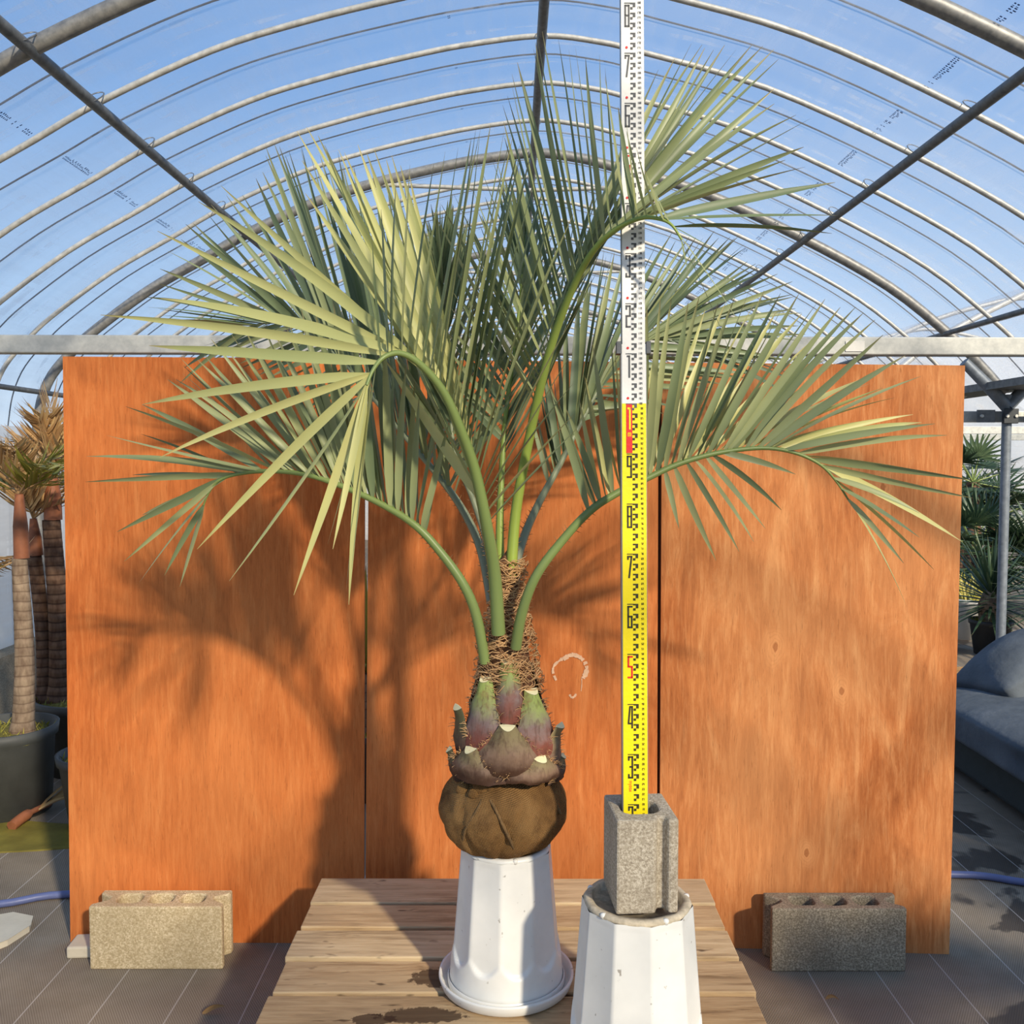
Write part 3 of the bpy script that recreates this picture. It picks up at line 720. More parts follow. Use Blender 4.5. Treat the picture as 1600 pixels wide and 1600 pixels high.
def ball_pt(u, v, lift=.001):
    d = ray(u, v).normalized(); c = Vector((PX - .006, PY, (bz0 + bz1) / 2)); best = None
    o = CAM - c; A = Vector((d.x / .142, d.y / .142, d.z / .105)); B = Vector((o.x / .142, o.y / .142, o.z / .105))
    aa, bb, cc = A.dot(A), A.dot(B), B.dot(B) - 1; disc = bb * bb - aa * cc
    t = (-bb - math.sqrt(max(disc, 0))) / aa; return CAM + d * (t - lift)
for pts in ([(757, 1230), (751, 1255), (740, 1275), (727, 1298), (724, 1312)], [(766, 1250), (776, 1268), (786, 1290), (797, 1312), (803, 1325)], [(768, 1228), (757, 1232), (738, 1230)], [(840, 1225), (862, 1245), (876, 1272)]):
    MB().tube(spline([ball_pt(*p) for p in pts], 5), .0036, 6).build('rope', M['rope'], ball)
for (u, v, r) in ((724, 1232, .019), (752, 1229, .021), (740, 1240, .014), (766, 1233, .010)):
    c = ball_pt(u, v, .0); m = MB()
    m.lathe([(.0005, -r), (r * .8, -r * .6), (r, 0), (r * .75, r * .6), (.0005, r)], c, 14, lambda q, z: 1 + .25 * noise.noise(Vector((q * 3, z * 90, r * 50))))
    m.build('cloth_knot', M['burlap'], ball)
# trunk core
tk = MB(); tk.lathe([(.06, .78), (.100, .80), (.102, .84), (.088, .90), (.062, .98), (.048, 1.05), (.041, 1.12), (.034, 1.20), (.022, 1.27), (.0005, 1.30)], (TX, TY, 0), 28,
                   lambda q, z: 1 + .07 * noise.noise(Vector((math.cos(q) * 5, math.sin(q) * 5, z * 30))))
tk.build('trunk', M['fibre_mat'], palm)
# cut leaf bases: (cut u, v), azimuth, half width at cut (px), (base u, v), half width at base (px), material
MARGIN = []
def boot(cut, phi, wc, base, wb__, mat, rc, rb2, flare=0):
    d = lambda a: Vector((math.sin(a), -math.cos(a), 0)); phi = R(phi)
    zc = P(cut[0], cut[1], TY - rc * math.cos(phi)).z; zb_ = P(base[0], base[1], TY - rb2 * math.cos(phi)).z
    wc, wb_2 = wc / 690, wb__ / 690; m = MB(); rows = 14; cols = 13; V = []; A = []; E = []
    for i in range(rows + 1):
        s = i / rows; z = zb_ + (zc - zb_) * s; r = rb2 + (rc - rb2) * (s ** .9) + flare * s ** 3 + .006 * math.sin(math.pi * min(1, s * 1.3))
        wd = wc + (wb_2 - wc) * (1 - s) ** 1.2 * (1 - .12 * max(0, .25 - s) / .25)
        th = (.016 if abs(phi) < 1 else .008) + (.005 - .012) * (1 - s) * .8
        ro = []
        for face in (0, 1):
            for j in range(cols):
                t = -1 + 2 * j / (cols - 1); t = t if face == 0 else -t
                th_ = th * (1 - abs(t) ** 2.2)
                ang = wd * t / max(r, .03)
                ang = max(-1.9, min(1.9, ang))
                ro.append(Vector((TX, TY, z)) + d(phi + ang) * (r + (th_ if face == 0 else -th_ * .5) - .010 * abs(t) ** 3 * (1 - s)))
                if face == 0 and s > .8: ro[-1].z -= .009 * (s - .8) / .2 * (1 - t * t)
                ro[-1] += Vector((noise.noise(ro[-1] * 38), noise.noise(ro[-1] * 41), noise.noise(ro[-1] * 30))) * .009 * (1 - s * .7)
                E.append(abs(t) ** 2 * (1 - .6 * s))
        V += ro; A += [s] * len(ro)
    n_ = cols * 2
    fs = [(i * n_ + k, i * n_ + (k + 1) % n_, (i + 1) * n_ + (k + 1) % n_, (i + 1) * n_ + k) for i in range(rows) for k in range(n_)]
    m.add(V, fs, 0, True, s=A, e=E)
    for i in range(1, rows - 2):
        for j in (0, cols - 1): MARGIN.append((V[i * n_ + j], Vector((V[i * n_ + j].x - TX, V[i * n_ + j].y - TY, 0)).normalized()))
    o = m.build('leaf_base', M[mat], palm)
    top = [v + Vector((0, 0, .0006)) for v in V[-n_:]]; c = MB(); c.add(top, [tuple(range(n_))], 0, False)
    c.build('cut_face', M['cut_cream'], o)
    return o
boot((746, 1028), -118, 9, (748, 1130), 42, 'boot_dark', .066, .092)
boot((828, 1034), 122, 9, (832, 1130), 42, 'boot_dark', .062, .092)
boot((792, 1031), 3, 13, (797, 1128), 34, 'boot_fresh', .050, .084)
boot((756, 1058), -40, 11, (760, 1172), 60, 'boot_fresh', .074, .110)
boot((836, 1077), 42, 12, (842, 1180), 58, 'boot_fresh', .078, .114)
boot((711, 1103), -70, 17, (722, 1200), 56, 'boot_dark', .112, .114, .008)
boot((869, 1131), 68, 16, (858, 1208), 54, 'boot_old', .110, .116, .016)
boot((793, 1134), 0, 12, (795, 1212), 84, 'boot_old', .110, .124)
boot((703, 1168), -76, 10, (722, 1214), 54, 'boot_dark', .126, .124, .008)
boot((866, 1178), 80, 10, (850, 1214), 54, 'boot_dark', .118, .124, .008)
boot((724, 1169), -40, 12, (738, 1220), 76, 'boot_old', .124, .128)
boot((838, 1183), 34, 12, (834, 1221), 74, 'boot_old', .126, .129)
boot((790, 1190), -170, 10, (790, 1220), 70, 'boot_dark', .118, .124)
# fibres: loose brown threads around the crown
fb = MB(); rr = random.Random(21)
for k in range(460):
    z = rr.uniform(.985, 1.28); a = rr.uniform(-1.7, 1.7); r0 = .03 + .045 * max(0, (1.18 - z) / .2) ** .7 if z < 1.18 else .03
    r0 = min(r0, .075); L = rr.uniform(.03, .09); sg = rr.choice((-1, 1)); pts = []
    for i in range(5):
        t = i / 4; aa = a + sg * t * L / max(r0, .03) * .8; r_ = r0 * .9 + .004 + .010 * math.sin(math.pi * t) * rr.uniform(.4, 1.3) + (.012 * t if rr.random() < .4 else 0)
        pts.append(Vector((TX + r_ * math.sin(aa), TY - r_ * math.cos(aa), z + .018 * math.sin(2.6 * t) * rr.uniform(-.3, 1) - .02 * t)))
    fb.tube(pts, [.0013, .0012, .0011, .0009, .0004], 3, False)
for (p_, o_) in MARGIN:
    if o_.y > .35: continue
    for k in range(3):
        d_ = (o_ * rr.uniform(.2, 1) + Vector((rr.uniform(-.8, .8), rr.uniform(-.3, .3), rr.uniform(-.2, 1.0)))).normalized() * rr.uniform(.008, .022)
        fb.tube([p_, p_ + d_ * .5 + Vector((0, 0, .002)), p_ + d_], [.0010, .0008, .0003], 3, False)
kind(fb.build('fibre', M['fibre'], palm), 'stuff')

def blade(m, B, T, W, wd, sag, seg=8, rnd=0., fold=.35, twist=0.):
    """one leaflet: a long folded blade from B to T; W = direction of its width"""
    ax = T - B; L = ax.length; d = ax.normalized(); W = (W - d * W.dot(d))
    W = W.normalized() if W.length > 1e-5 else d.orthogonal().normalized(); Nn = d.cross(W)
    vs = []; at = []
    for i in range(seg + 1):
        s = i / seg; k = sag * 4 * s * (1 - s)
        c = B + ax * s + k
        ww = wd * .5 * (.35 + .65 * min(1, s / .16)) * (1 - max(0, (s - .25) / .75) ** 2.3) ** .95 if s < 1 else .0004
        q = twist * s; Wq = W * math.cos(q) + Nn * math.sin(q); Nq = Nn * math.cos(q) - W * math.sin(q)
        vs += [c + Wq * ww + Nq * ww * fold, c, c - Wq * ww + Nq * ww * fold]; at += [s, s, s]
    fs = []
    for i in range(seg):
        b = i * 3; fs += [(b, b + 1, b + 4, b + 3), (b + 1, b + 2, b + 5, b + 4)]
    m.add(vs, fs, 0, True, s=at, rnd=[rnd] * len(vs))
def along(pts, t):
    L = [0]
    for i in range(len(pts) - 1): L.append(L[-1] + (pts[i + 1] - pts[i]).length)
    x = t * L[-1]
    for i in range(len(pts) - 1):
        if L[i + 1] >= x or i == len(pts) - 2:
            f = (x - L[i]) / max(L[i + 1] - L[i], 1e-6); return pts[i].lerp(pts[i + 1], f), (pts[i + 1] - pts[i]).normalized()
REAR = MB()
def dens(lst, k):
    out = []; n = max(len(lst) - 1, 1)
    for i in range(len(lst) - 1):
        kk = k if isinstance(k, int) else (k[0] if i < k[1] else k[2])
        for j in range(kk):
            f = j / kk; out.append((lst[i][0] + (lst[i + 1][0] - lst[i][0]) * f, lst[i][1] + (lst[i + 1][1] - lst[i][1]) * f, (i + f) / n, j > 0))
    out.append(lst[-1] + (1.0, False)); return out
def frond(rachis, sides, mat, pmat, r0=.013, r1=.0025, single=True, seed=1, spine=(.02, .33), wd=.019, label=None, facing={}):
    rr = random.Random(seed); pts = spline([P(*p) for p in rachis], 5); n = len(pts)
    rad = [r1 + (r0 - r1) * (1 - i / (n - 1)) ** 1.15 for i in range(n)]
    m = MB(); m.tube(pts, rad, 8); m.at['s'] = [min(1, (i // 8) / n) for i in range(n * 8)] + [0.] * 8 + [1.] * 8
    f = m.build('frond', M[pmat], palm)
    if label: f['label'] = label
    # marginal spines on the petiole
    sp = MB()
    for k in range(34):
        t = spine[0] + (spine[1] - spine[0]) * k / 33 + rr.uniform(-.004, .004); c, tg = along(pts, max(0, t)); rq = r1 + (r0 - r1) * (1 - t) ** 1.15
        sd = tg.cross(Vector((0, 1, 0))).normalized() * rr.choice((-1, 1)); tipv = (sd + tg * rr.uniform(.2, .9)).normalized() * rr.uniform(.006, .014)
        b = c + sd * rq * .8; sp.tube([b, b + tipv], [.0012, .0002], 3, False)
    kind(sp.build('spines', M['spine'], f), 'stuff')
    for si, (t0, t1, dY, lst, k, mt, *wm) in enumerate(sides):
        wm = wm[0] if wm else 1.
        tips = dens(lst, k); nn = len(tips)
        for i, (u, v, x, j) in enumerate(tips):
            t = t0 + (t1 - t0) * x + rr.uniform(-.3, .3) * (t1 - t0) / nn
            B, tg = along(pts, min(max(t, 0), 1))
            u += rr.uniform(-9, 9) * j; v += rr.uniform(-13, 13) * j
            T = P(u, v, B.y + dY + rr.uniform(-.05, .05)); L = (T - B).length
            dv = (T - B).normalized(); vw = ((B + T) / 2 - CAM).normalized(); fcw = dv.cross(vw)
            md = facing.get(si, .55)
            if md >= 0 and rr.random() < md: W = fcw + vw * rr.uniform(-.45, .45)
            elif md < 0: W = vw + fcw * rr.uniform(-.30, .30)
            else: W = fcw * rr.choice((-1, 1)) * rr.uniform(.25, .7) + vw
            sag = Vector((rr.uniform(-.012, .012), rr.uniform(-.02, .02), rr.uniform(-.004, .028))) * L * 1.1
            ww = wm * wd * rr.uniform(.8, 1.15) * min(1, .45 + L * 1.3)
            if single:
                q = MB(); blade(q, B, T, W, ww, sag, 8, 0., .35, rr.uniform(-.5, .5)); q.build('leaflet', M[mt or mat], f)
            else: blade(REAR, B, T, W, ww, sag, 7, rr.random(), .35, rr.uniform(-.5, .5))
    return f
# rear fronds first
frond([(768, 940, 2.17), (752, 860, 2.22), (725, 800, 2.27), (690, 750, 2.31), (640, 690, 2.36), (590, 630, 2.40), (540, 570, 2.42), (490, 525, 2.44), (440, 505, 2.45), (395, 508, 2.45)],
      [(.30, 1, -.05, [(640, 420), (643, 305), (615, 290), (584, 279), (552, 258), (530, 245), (500, 243), (471, 229), (446, 243), (416, 231), (400, 279), (330, 320), (290, 350), (250, 420), (230, 480), (265, 500)], 3, None),
       (.28, 1, .08, [(745, 690), (735, 650), (700, 610), (660, 560), (600, 560), (560, 600), (520, 640), (480, 640), (430, 600), (400, 580), (350, 560), (320, 540), (280, 600)], 3, None)],
      'leaf_rear', 'petiole_grey', .012, .002, False, 3, label='blue-grey stalk arching to the left rear')
frond([(772, 910, 2.16), (757, 835, 2.19), (735, 770, 2.22), (712, 715, 2.25), (703, 640, 2.28), (698, 550, 2.30), (692, 450, 2.31), (690, 390, 2.31)],
      [(.35, 1, -.08, [(600, 560), (625, 500), (640, 430), (655, 375), (668, 345), (676, 327), (688, 318)], 5, None),
       (.32, 1, -.05, [(800, 640), (800, 560), (785, 470), (765, 400), (740, 350), (715, 326), (700, 312)], 5, None)],
      'leaf_rear', 'petiole_grey', .009, .002, False, 4, label='thin brown-edged stalk at the rear')
frond([(796, 930, 2.16), (815, 850, 2.24), (840, 790, 2.30), (875, 725, 2.36), (905, 665, 2.41), (940, 600, 2.45), (975, 555, 2.48), (1010, 530, 2.49), (1050, 530, 2.5)],
      [(.42, 1, .05, [(840, 590), (870, 520), (905, 440), (944, 390), (960, 395), (1028, 378), (1077, 370), (1116, 361), (1141, 370), (1165, 380), (1181, 412), (1215, 428), (1238, 460), (1252, 489), (1253, 533)], 3, None),
       (.36, 1, .09, [(828, 645), (845, 610), (880, 580), (940, 610), (1010, 640), (1070, 640), (1130, 600), (1180, 585), (1220, 560), (1250, 570), (1240, 620)], 3, None)],
      'leaf_rear', 'petiole_grey', .012, .002, False, 5, label='blue-grey stalk arching to the right rear')
frond([(782, 900, 2.15), (781, 830, 2.16), (783, 760, 2.18), (790, 650, 2.21), (805, 540, 2.24), (815, 440, 2.26), (820, 360, 2.27)],
      [(.38, 1, -.05, [(700, 600), (700, 520), (715, 430), (735, 360), (760, 310), (790, 280), (812, 262)], 5, None),
       (.34, 1, .05, [(850, 600), (880, 520), (890, 440), (880, 370), (865, 330), (845, 310), (825, 290)], 5, None)],
      'leaf_rear', 'petiole_bright', .011, .002, False, 6, label='yellow-green young upright stalk')
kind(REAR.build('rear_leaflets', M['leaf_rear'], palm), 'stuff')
# the four front fronds, leaflet by leaflet
frond([(798, 905, 2.12), (806, 800, 2.13), (826, 690, 2.12), (848, 590, 2.08), (868, 520, 2.04), (895, 450, 1.98), (925, 395, 1.92), (960, 360, 1.87), (1000, 341, 1.83), (1030, 342, 1.81), (1050, 352, 1.80), (1065, 375, 1.80)],
      [(.40, .97, -.04, [(676, 330), (690, 320), (709, 303), (746, 250), (775, 248), (787, 190), (793, 150), (800, 116), (834, 77), (839, 56), (872, 58), (899, 73), (937, 85), (945, 119), (979, 192), (994, 229), (1021, 292)], 2, None, .9),
       (.38, .97, .06, [(930, 430), (937, 394), (900, 330), (950, 260), (1021, 150), (1054, 92), (1097, 70), (1115, 78), (1150, 78), (1192, 72), (1217, 92), (1210, 162), (1267, 185), (1227, 250), (1305, 285), (1300, 365)], 2, None),
       (.97, 1, -.02, [(1132, 400), (1185, 555), (1160, 600), (1075, 425)], 1, None, .3)],
      'leaf', 'petiole_bright', .013, .002, True, 7, (.02, .36), facing={0: .12, 1: .3}, label='bright green stalk of the tall frond leaning right')
frond([(806, 1012, 2.07), (815, 960, 2.04), (835, 905, 2.02), (870, 855, 2.02), (920, 800, 2.02), (965, 770, 2.03), (1010, 748, 2.04), (1060, 725, 2.05), (1120, 708, 2.06), (1190, 700, 2.07), (1240, 707, 2.07), (1280, 725, 2.07), (1305, 750, 2.07), (1325, 780, 2.07)],
      [(.36, 1, -.06, [(858, 601), (885, 640), (926, 538), (975, 520), (1011, 478), (1049, 467), (1093, 462), (1148, 465), (1194, 454), (1228, 470), (1277, 473), (1313, 480), (1349, 489), (1380, 523), (1439, 588), (1461, 662), (1480, 680), (1520, 750), (1520, 778), (1437, 802), (1437, 840), (1412, 880)], (2, 14, 1), None),
       (.37, 1, .10, [(880, 660), (915, 590), (960, 540), (1102, 483), (1178, 475), (1253, 490), (1290, 560), (1347, 592), (1380, 606), (1403, 651), (1440, 660), (1473, 743), (1504, 847), (1459, 890), (1416, 946)], (2, 10, 1), 'leaf_sunlit'),
       (.55, .68, .02, [(1061, 826), (1119, 876), (1155, 862), (1178, 847), (1196, 826), (1221, 797), (1243, 741)], 1, None)],
      'leaf', 'petiole_green', .0125, .002, True, 8, (.04, .36), label='green stalk arching low to the right')
frond([(758, 1035, 2.09), (745, 965, 2.07), (725, 915, 2.06), (690, 865, 2.06), (650, 822, 2.06), (600, 790, 2.07), (540, 762, 2.08), (480, 742, 2.09), (420, 736, 2.1), (370, 741, 2.1), (340, 752, 2.1), (325, 772, 2.1), (318, 790, 2.1)],
      [(.38, 1, -.03, [(700, 665), (655, 620), (635, 570), (600, 520), (560, 490), (520, 470), (470, 480), (428, 519), (380, 510), (330, 530), (286, 571), (262, 593), (196, 635), (166, 680), (135, 713), (133, 753), (183, 831), (194, 877), (218, 910), (257, 899)], (2, 11, 1), None),
       (.37, 1, .08, [(690, 700), (625, 600), (590, 540), (545, 500), (500, 500), (450, 500), (400, 540), (350, 540), (281, 558), (300, 600), (222, 632), (220, 678), (207, 742), (222, 805), (281, 917)], (2, 9, 1), None)],
      'leaf', 'petiole_green', .0125, .002, True, 9, (.04, .36), label='green stalk arching low to the left')
frond([(779, 990, 2.06), (773, 900, 2.03), (762, 830, 1.99), (742, 735, 1.94), (715, 660, 1.89), (690, 608, 1.86), (655, 568, 1.83), (625, 552, 1.81), (600, 558, 1.79), (583, 578, 1.78), (573, 602, 1.77)],
      [(.40, .97, .10, [(600, 560), (625, 400), (640, 275), (612, 243), (585, 234), (559, 226), (529, 234), (497, 212), (464, 205), (477, 302), (345, 290), (310, 315), (246, 361), (251, 466), (157, 492), (233, 540), (222, 632)], (2, 9, 1), 'leaf_sunlit'),
       (.97, 1, .0, [(249, 715), (308, 858), (358, 908), (459, 930), (520, 858), (545, 945)], 1, 'leaf_sunlit', .8),
       (.33, .93, -.05, [(903, 668), (895, 600), (905, 480), (898, 330), (854, 277), (830, 238), (815, 222), (801, 214), (788, 204), (751, 196), (749, 209), (716, 230), (678, 256), (619, 281), (581, 368)], 2, None),
       (.95, 1, -.04, [(541, 920), (549, 890), (512, 850)], 1, 'leaf_sunlit', .7)],
      'leaf', 'petiole_green', .0155, .0028, True, 10, (.02, .34), wd=.022, facing={0: .9, 1: .8, 2: -1, 3: .6}, label='stout green stalk of the nearest frond curling over to the left')
tag(palm, 'large feather palm with grey-green fronds and burlap root ball on a white pot', 'palm')

# ------------------------------------------------------------------ loose things on the ground
hl = [G(-60, 1424), G(108, 1403)]; hr = [G(1488, 1372), G(1640, 1389)]
pts = [Vector((-2.9, 3.0, 0))] + hl + [Vector((-.9, 3.16, 0)), Vector((0, 3.18, 0)), Vector((.9, 3.25, 0))] + hr + [Vector((2.6, 3.1, 0))]
tag(MB().tube(spline([(p.x, p.y, .0135) for p in pts], 6), .013, 10).build('garden_hose', M['hose_blue']), 'blue garden hose lying on the ground behind the boards', 'hose')
c = [G(-30, 1445), G(20, 1436), G(50, 1442), G(46, 1456), G(12, 1478), G(-30, 1495)]
m = MB(); nn = len(c); m.add([(p.x, p.y, .022) for p in c] + [(p.x, p.y, 0) for p in c], [tuple(range(nn))[::-1]] + [(i, i + nn, (i + 1) % nn + nn, (i + 1) % nn) for i in range(nn)], 0, False)
tag(bevel(m.build('stone_slab', M['slab_pale']), .004), 'broken pale stone slab on the ground at the left edge', 'slab')
def dryleaf(u0, v0, u1, v1, wd, label):
    A = G(u0, v0, .006); B = G(u1, v1, .014); m = MB(); blade(m, A, B, Vector((0, 0, 1)) + (B - A).cross(Vector((0, 0, 1))) * 8, wd, Vector((0, 0, .012)), 8, 0, .6)
    tag(m.build('dry_leaf', M['dead_leaf']), label, 'leaf')
dryleaf(316, 1582, 352, 1572, .022, 'dry curled leaf on the mat left of the pallet')
dryleaf(1290, 1560, 1312, 1563, .012, 'small pale dry leaf scrap in front of the grey block')
c = [G(-80, 1285), G(20, 1283), G(112, 1290), G(112, 1326), G(60, 1330), G(0, 1333), G(-80, 1336)]
m = MB(); nn = len(c); m.add([(p.x, p.y, .006) for p in c] + [(p.x, p.y, 0) for p in c], [tuple(range(nn))[::-1]] + [(i, i + nn, (i + 1) % nn + nn, (i + 1) % nn) for i in range(nn)], 0, False)
tag(m.build('ground_sheet', M['moss_wet']), 'wet yellow-green mossy sheet on the ground before the left pots', 'ground sheet')

# ------------------------------------------------------------------ potted trees on the left
def darkpot(e, c, rt, rbm, h, mat='pot_dark'):
    m = MB(); m.lathe([(.0005, 0), (rbm, 0), (rt * .97, h * .86), (rt * 1.03, h * .88), (rt * 1.06, h), (rt * .99, h), (rt * .95, h * .86), (.0005, h * .86)], c, 36)
    m.build('pot', M[mat], e)
    s = MB(); c = Vector(c)
    s.lathe([(rt * .955, h * .86), (rt * .9, h * .90), (rt * .5, h * .93), (.0005, h * .94)], c, 28, lambda q, z: 1 + .03 * math.sin(q * 7)); s.build('soil', M['moss'], e)
    g = MB(); rr = random.Random(int(c.x * 1000))
    for k in range(160):
        q = rr.uniform(0, 6.28); r = rt * .93 * math.sqrt(rr.random()); b = c + Vector((r * math.cos(q), r * math.sin(q), h * .89))
        blade(g, b, b + Vector((rr.uniform(-.03, .03), rr.uniform(-.03, .03), rr.uniform(.015, .045))), Vector((1, 0, 0)), .006, Vector((0, 0, 0)), 2, rr.random())
    kind(g.build('weeds', M['leaf_yellow'], e), 'stuff')
def ringtrunk(e, a, b, r0, r1, mat):
    m = MB(); n = 40; pts = []; rad = []
    for i in range(n + 1):
        s = i / n; p = Vector(a).lerp(Vector(b), s); p.x += .012 * math.sin(s * 4); pts.append(p)
        r = r0 + (r1 - r0) * s; r *= 1 + (.35 * max(0, .12 - s) / .12); rad.append(r * (1.015 if i % 2 else .99))
    m.tube(pts, rad, 14); return m.build('trunk', M[mat], e)
def crown(e, top, seed, nf, L, mats, up=.5, spread=(0, 360), wdd=.013):
    rr = random.Random(seed)
    for k in range(nf):
        a = R(spread[0] + (spread[1] - spread[0]) * (k + rr.uniform(-.3, .3)) / nf); el = rr.uniform(up - .5, up + .7); l = L * rr.uniform(.75, 1.1)
        d = Vector((math.cos(a) * math.cos(el), math.sin(a) * math.cos(el), math.sin(el)))
        pts = [Vector(top) + d * l * t + Vector((0, 0, -.45 * l * t * t)) for t in [i / 7 for i in range(8)]]
        m = MB(); m.tube(pts, [.0055 * (1 - .8 * i / 7) for i in range(8)], 5); f = m.build('frond', M['dead_leaf'], e)
        q = MB()
        for i in range(22):
            t = .10 + .90 * i / 21
            B, tg = along(pts, t)
            for sg in (-1, 1):
                sd = tg.cross(Vector((0, 0, 1))).normalized() * sg; ll = l * .5 * (1 - .45 * t) * rr.uniform(.7, 1.15)
                T = B + (sd * .75 + tg * .8 + Vector((0, 0, rr.uniform(-.15, .35)))).normalized() * ll
                blade(q, B, T, tg + Vector((0, 0, rr.uniform(-.5, .5))), wdd, Vector((0, 0, -.02 * rr.random())), 4, rr.random())
        kind(q.build('leaflets', M[rr.choice(mats)], f), 'stuff')
e = empty('potted_palm', (-2.17, 4.0, 0)); darkpot(e, (-2.17, 4.0, 0), .20, .175, .37)
t1 = P(34, 872, 4.0); ringtrunk(e, (-2.10, 4.0, .30), t1, .047, .031, 'ring_bark')
sh = P(30, 772, 4.0); MB().tube([t1, t1.lerp(sh, .5), sh], [.032, .030, .017], 12).build('crown_shaft', M['crownshaft'], e)
crown(e, sh, 31, 9, .50, ['leaf_yellow', 'leaf_dry', 'leaf_dry'], .95)
crown(e, t1, 35, 3, .5, ['leaf_yellow', 'leaf_dry'], -.3, (140, 230))
tag(e, 'potted palm with pale ringed trunk in the front black pot at the left edge', 'potted palm', 'potted palms along the left side')
e = empty('potted_palm', (-2.03, 4.62, 0)); darkpot(e, (-2.03, 4.62, 0), .30, .25, .36)
for (ub, vb, ut, vt, us, vs_, r, mt, sd) in ((70, 1096, 57, 868, 52, 810, .040, 'ring_bark_dark', 41), (92, 1090, 83, 812, 82, 740, .052, 'ring_bark_dark', 42)):
    yb = 4.58; a_ = P(ub, vb, yb); a_.z = .30; b_ = P(ut, vt, yb + .05); ringtrunk(e, a_, b_, r, r * .8, mt)
    c_ = P(us, vs_, yb + .05); MB().tube([b_, b_.lerp(c_, .5), c_], [r * .82, r * .75, r * .4], 12).build('crown_shaft', M['crownshaft'], e)
    crown(e, c_, sd, 10, .60, ['leaf_dry'], .9)
tag(e, 'potted palm clump with two dark ringed trunks and dry brown fronds', 'potted palm', 'potted palms along the left side')
e = empty('weedy_pot', (-1.70, 3.86, 0)); darkpot(e, (-1.70, 3.86, 0), .165, .125, .30)
tag(e, 'smaller black pot with weeds tucked behind the left board edge', 'plant pot')
# fallen frond sheath on the ground by the first pot
m = MB(); A = G(18, 1291, .02); B = G(78, 1255, .03); m.tube(spline([A, A.lerp(B, .4) + Vector((0, 0, .01)), B], 6), [.022] * 7 + [.012] * 6, 8)
e = m.build('fallen_sheath', M['crownshaft']); m = MB(); rr = random.Random(4)
for k in range(12):
    b = A.lerp(B, .6 + .03 * k); blade(m, b, b + Vector((rr.uniform(.1, .24), rr.uniform(.05, .3), rr.uniform(.0, .10))), Vector((0, 0, 1)), .012, Vector((0, 0, .02)), 4, rr.random())
kind(m.build('leaflets', M['leaf_dry'], e), 'stuff')
tag(e, 'fallen brown palm sheath lying beside the front left pot', 'palm sheath')

kind(MB().box((0, 17.9, 1.3), (6.4, .02, 2.6)).build('wall_back', M['wall_film']), 'structure')
c = P(1032, 700, 2.96); d_ = G(1030, 1482); bt = MB(); bt.box((c.x, 2.945, .90), (.06, .03, 1.72))  # added dark backing, stands in for the darkness inside the board gap
tag(bt.build('gap_batten', M['arm_wood']), 'dark batten added to darken the joint between middle and right boards', 'batten')
e = empty('grassy_palm', (-.66, 4.2, 0)); rr = random.Random(77); darkpot(e, (-.66, 4.2, 0), .16, .13, .3)
MB().tube([(-.66, 4.2, .25), (-.66, 4.2, .55)], [.05, .04], 10).build('trunk', M['ring_bark'], e)
for k in range(60):
    a = k * 2.4; el = rr.uniform(.1, 1.4); d = Vector((math.cos(a) * math.cos(el), math.sin(a) * math.cos(el), math.sin(el))); b = Vector((-.66, 4.2, .55))
    m = MB(); blade(m, b, b + d * rr.uniform(.5, .75), d.cross(Vector((0, 0, 1))) + Vector((.01, 0, 0)), .022, Vector((0, 0, .05)), 5, 0.); m.build('leaf', M['leaf_yellow'], e)
tag(e, 'sunlit yellow-green grassy plant seen through the slit between left and middle boards', 'potted plant')

# ------------------------------------------------------------------ right side: sofa, cushion, bench, yuccas
def soft(name, c, d, mat, parent=None, rot=None, bulge=.12, sub=2, crease=0):
    bm_ = bmesh.new(); bmesh.ops.create_cube(bm_, size=1); bmesh.ops.subdivide_edges(bm_, edges=bm_.edges[:], cuts=6, use_grid_fill=True)
    for v in bm_.verts:
        x, y, z = v.co * 2
        k = (1 - x * x * .999) * (1 - y * y * .999)
        v.co.z *= 1 + bulge * 2 * k if abs(z) > .1 else 1
        e_ = max(abs(x), abs(y)); v.co.z *= 1 - .35 * max(0, e_ - .8) / .2
        v.co += Vector((noise.noise(v.co * 3 + Vector(c)), noise.noise(v.co * 3.1), noise.noise(v.co * 2.7))) * .012
    m = Matrix.Translation(c) @ (rot or Matrix.Identity(4)) @ Matrix.Diagonal((d[0], d[1], d[2], 1)); bm_.transform(m)
    o = bmobj(name, bm_, mat, parent, True); subsurf(o, 1); return o
e = empty('sofa', (2.55, 4.0, 0)); sx0 = 2.06
bevel(MB().box((sx0 + .50, 3.95, .12), (.92, 1.5, .16)).build('base_frame', M['sofa_base'], e), .02)
for x in (sx0 + .1, sx0 + .9):
    for y in (3.28, 4.62): MB().tube([(x, y, 0), (x, y, .06)], .025, 10).build('foot', M['arm_wood'], e)
soft('seat_cushion', (sx0 + .44, 4.02, .29), (.95, 1.40, .22), M['sofa_grey'], e, None, .10)
soft('backrest', (sx0 + .98, 3.95, .52), (.24, 1.5, .62), M['sofa_grey'], e, None, .05)
soft('armrest', (sx0 + .52, 3.26, .40), (.90, .20, .36), M['sofa_grey'], e, None, .05)
ar = MB().tube([(sx0 + .035, 3.34, .40), (sx0 + .035, 3.45, .405), (sx0 + .04, 3.56, .39)], [.022, .03, .02], 10); ar.build('arm_end', M['arm_wood'], e)
tag(e, 'low blue-grey fabric sofa behind the right board', 'sofa')
pc = P(1590, 1062, 4.55)
tag(soft('cushion', (pc.x + .02, 4.55, .50), (.52, .42, .16), M['sofa_grey'], None, Matrix.Rotation(R(-28), 4, 'Y') @ Matrix.Rotation(R(12), 4, 'Z'), .5), 'plump blue-grey cushion lying on the far end of the sofa', 'cushion')
e = empty('low_bench', (2.6, 5.3, 0)); bc = (2.62, 5.3)
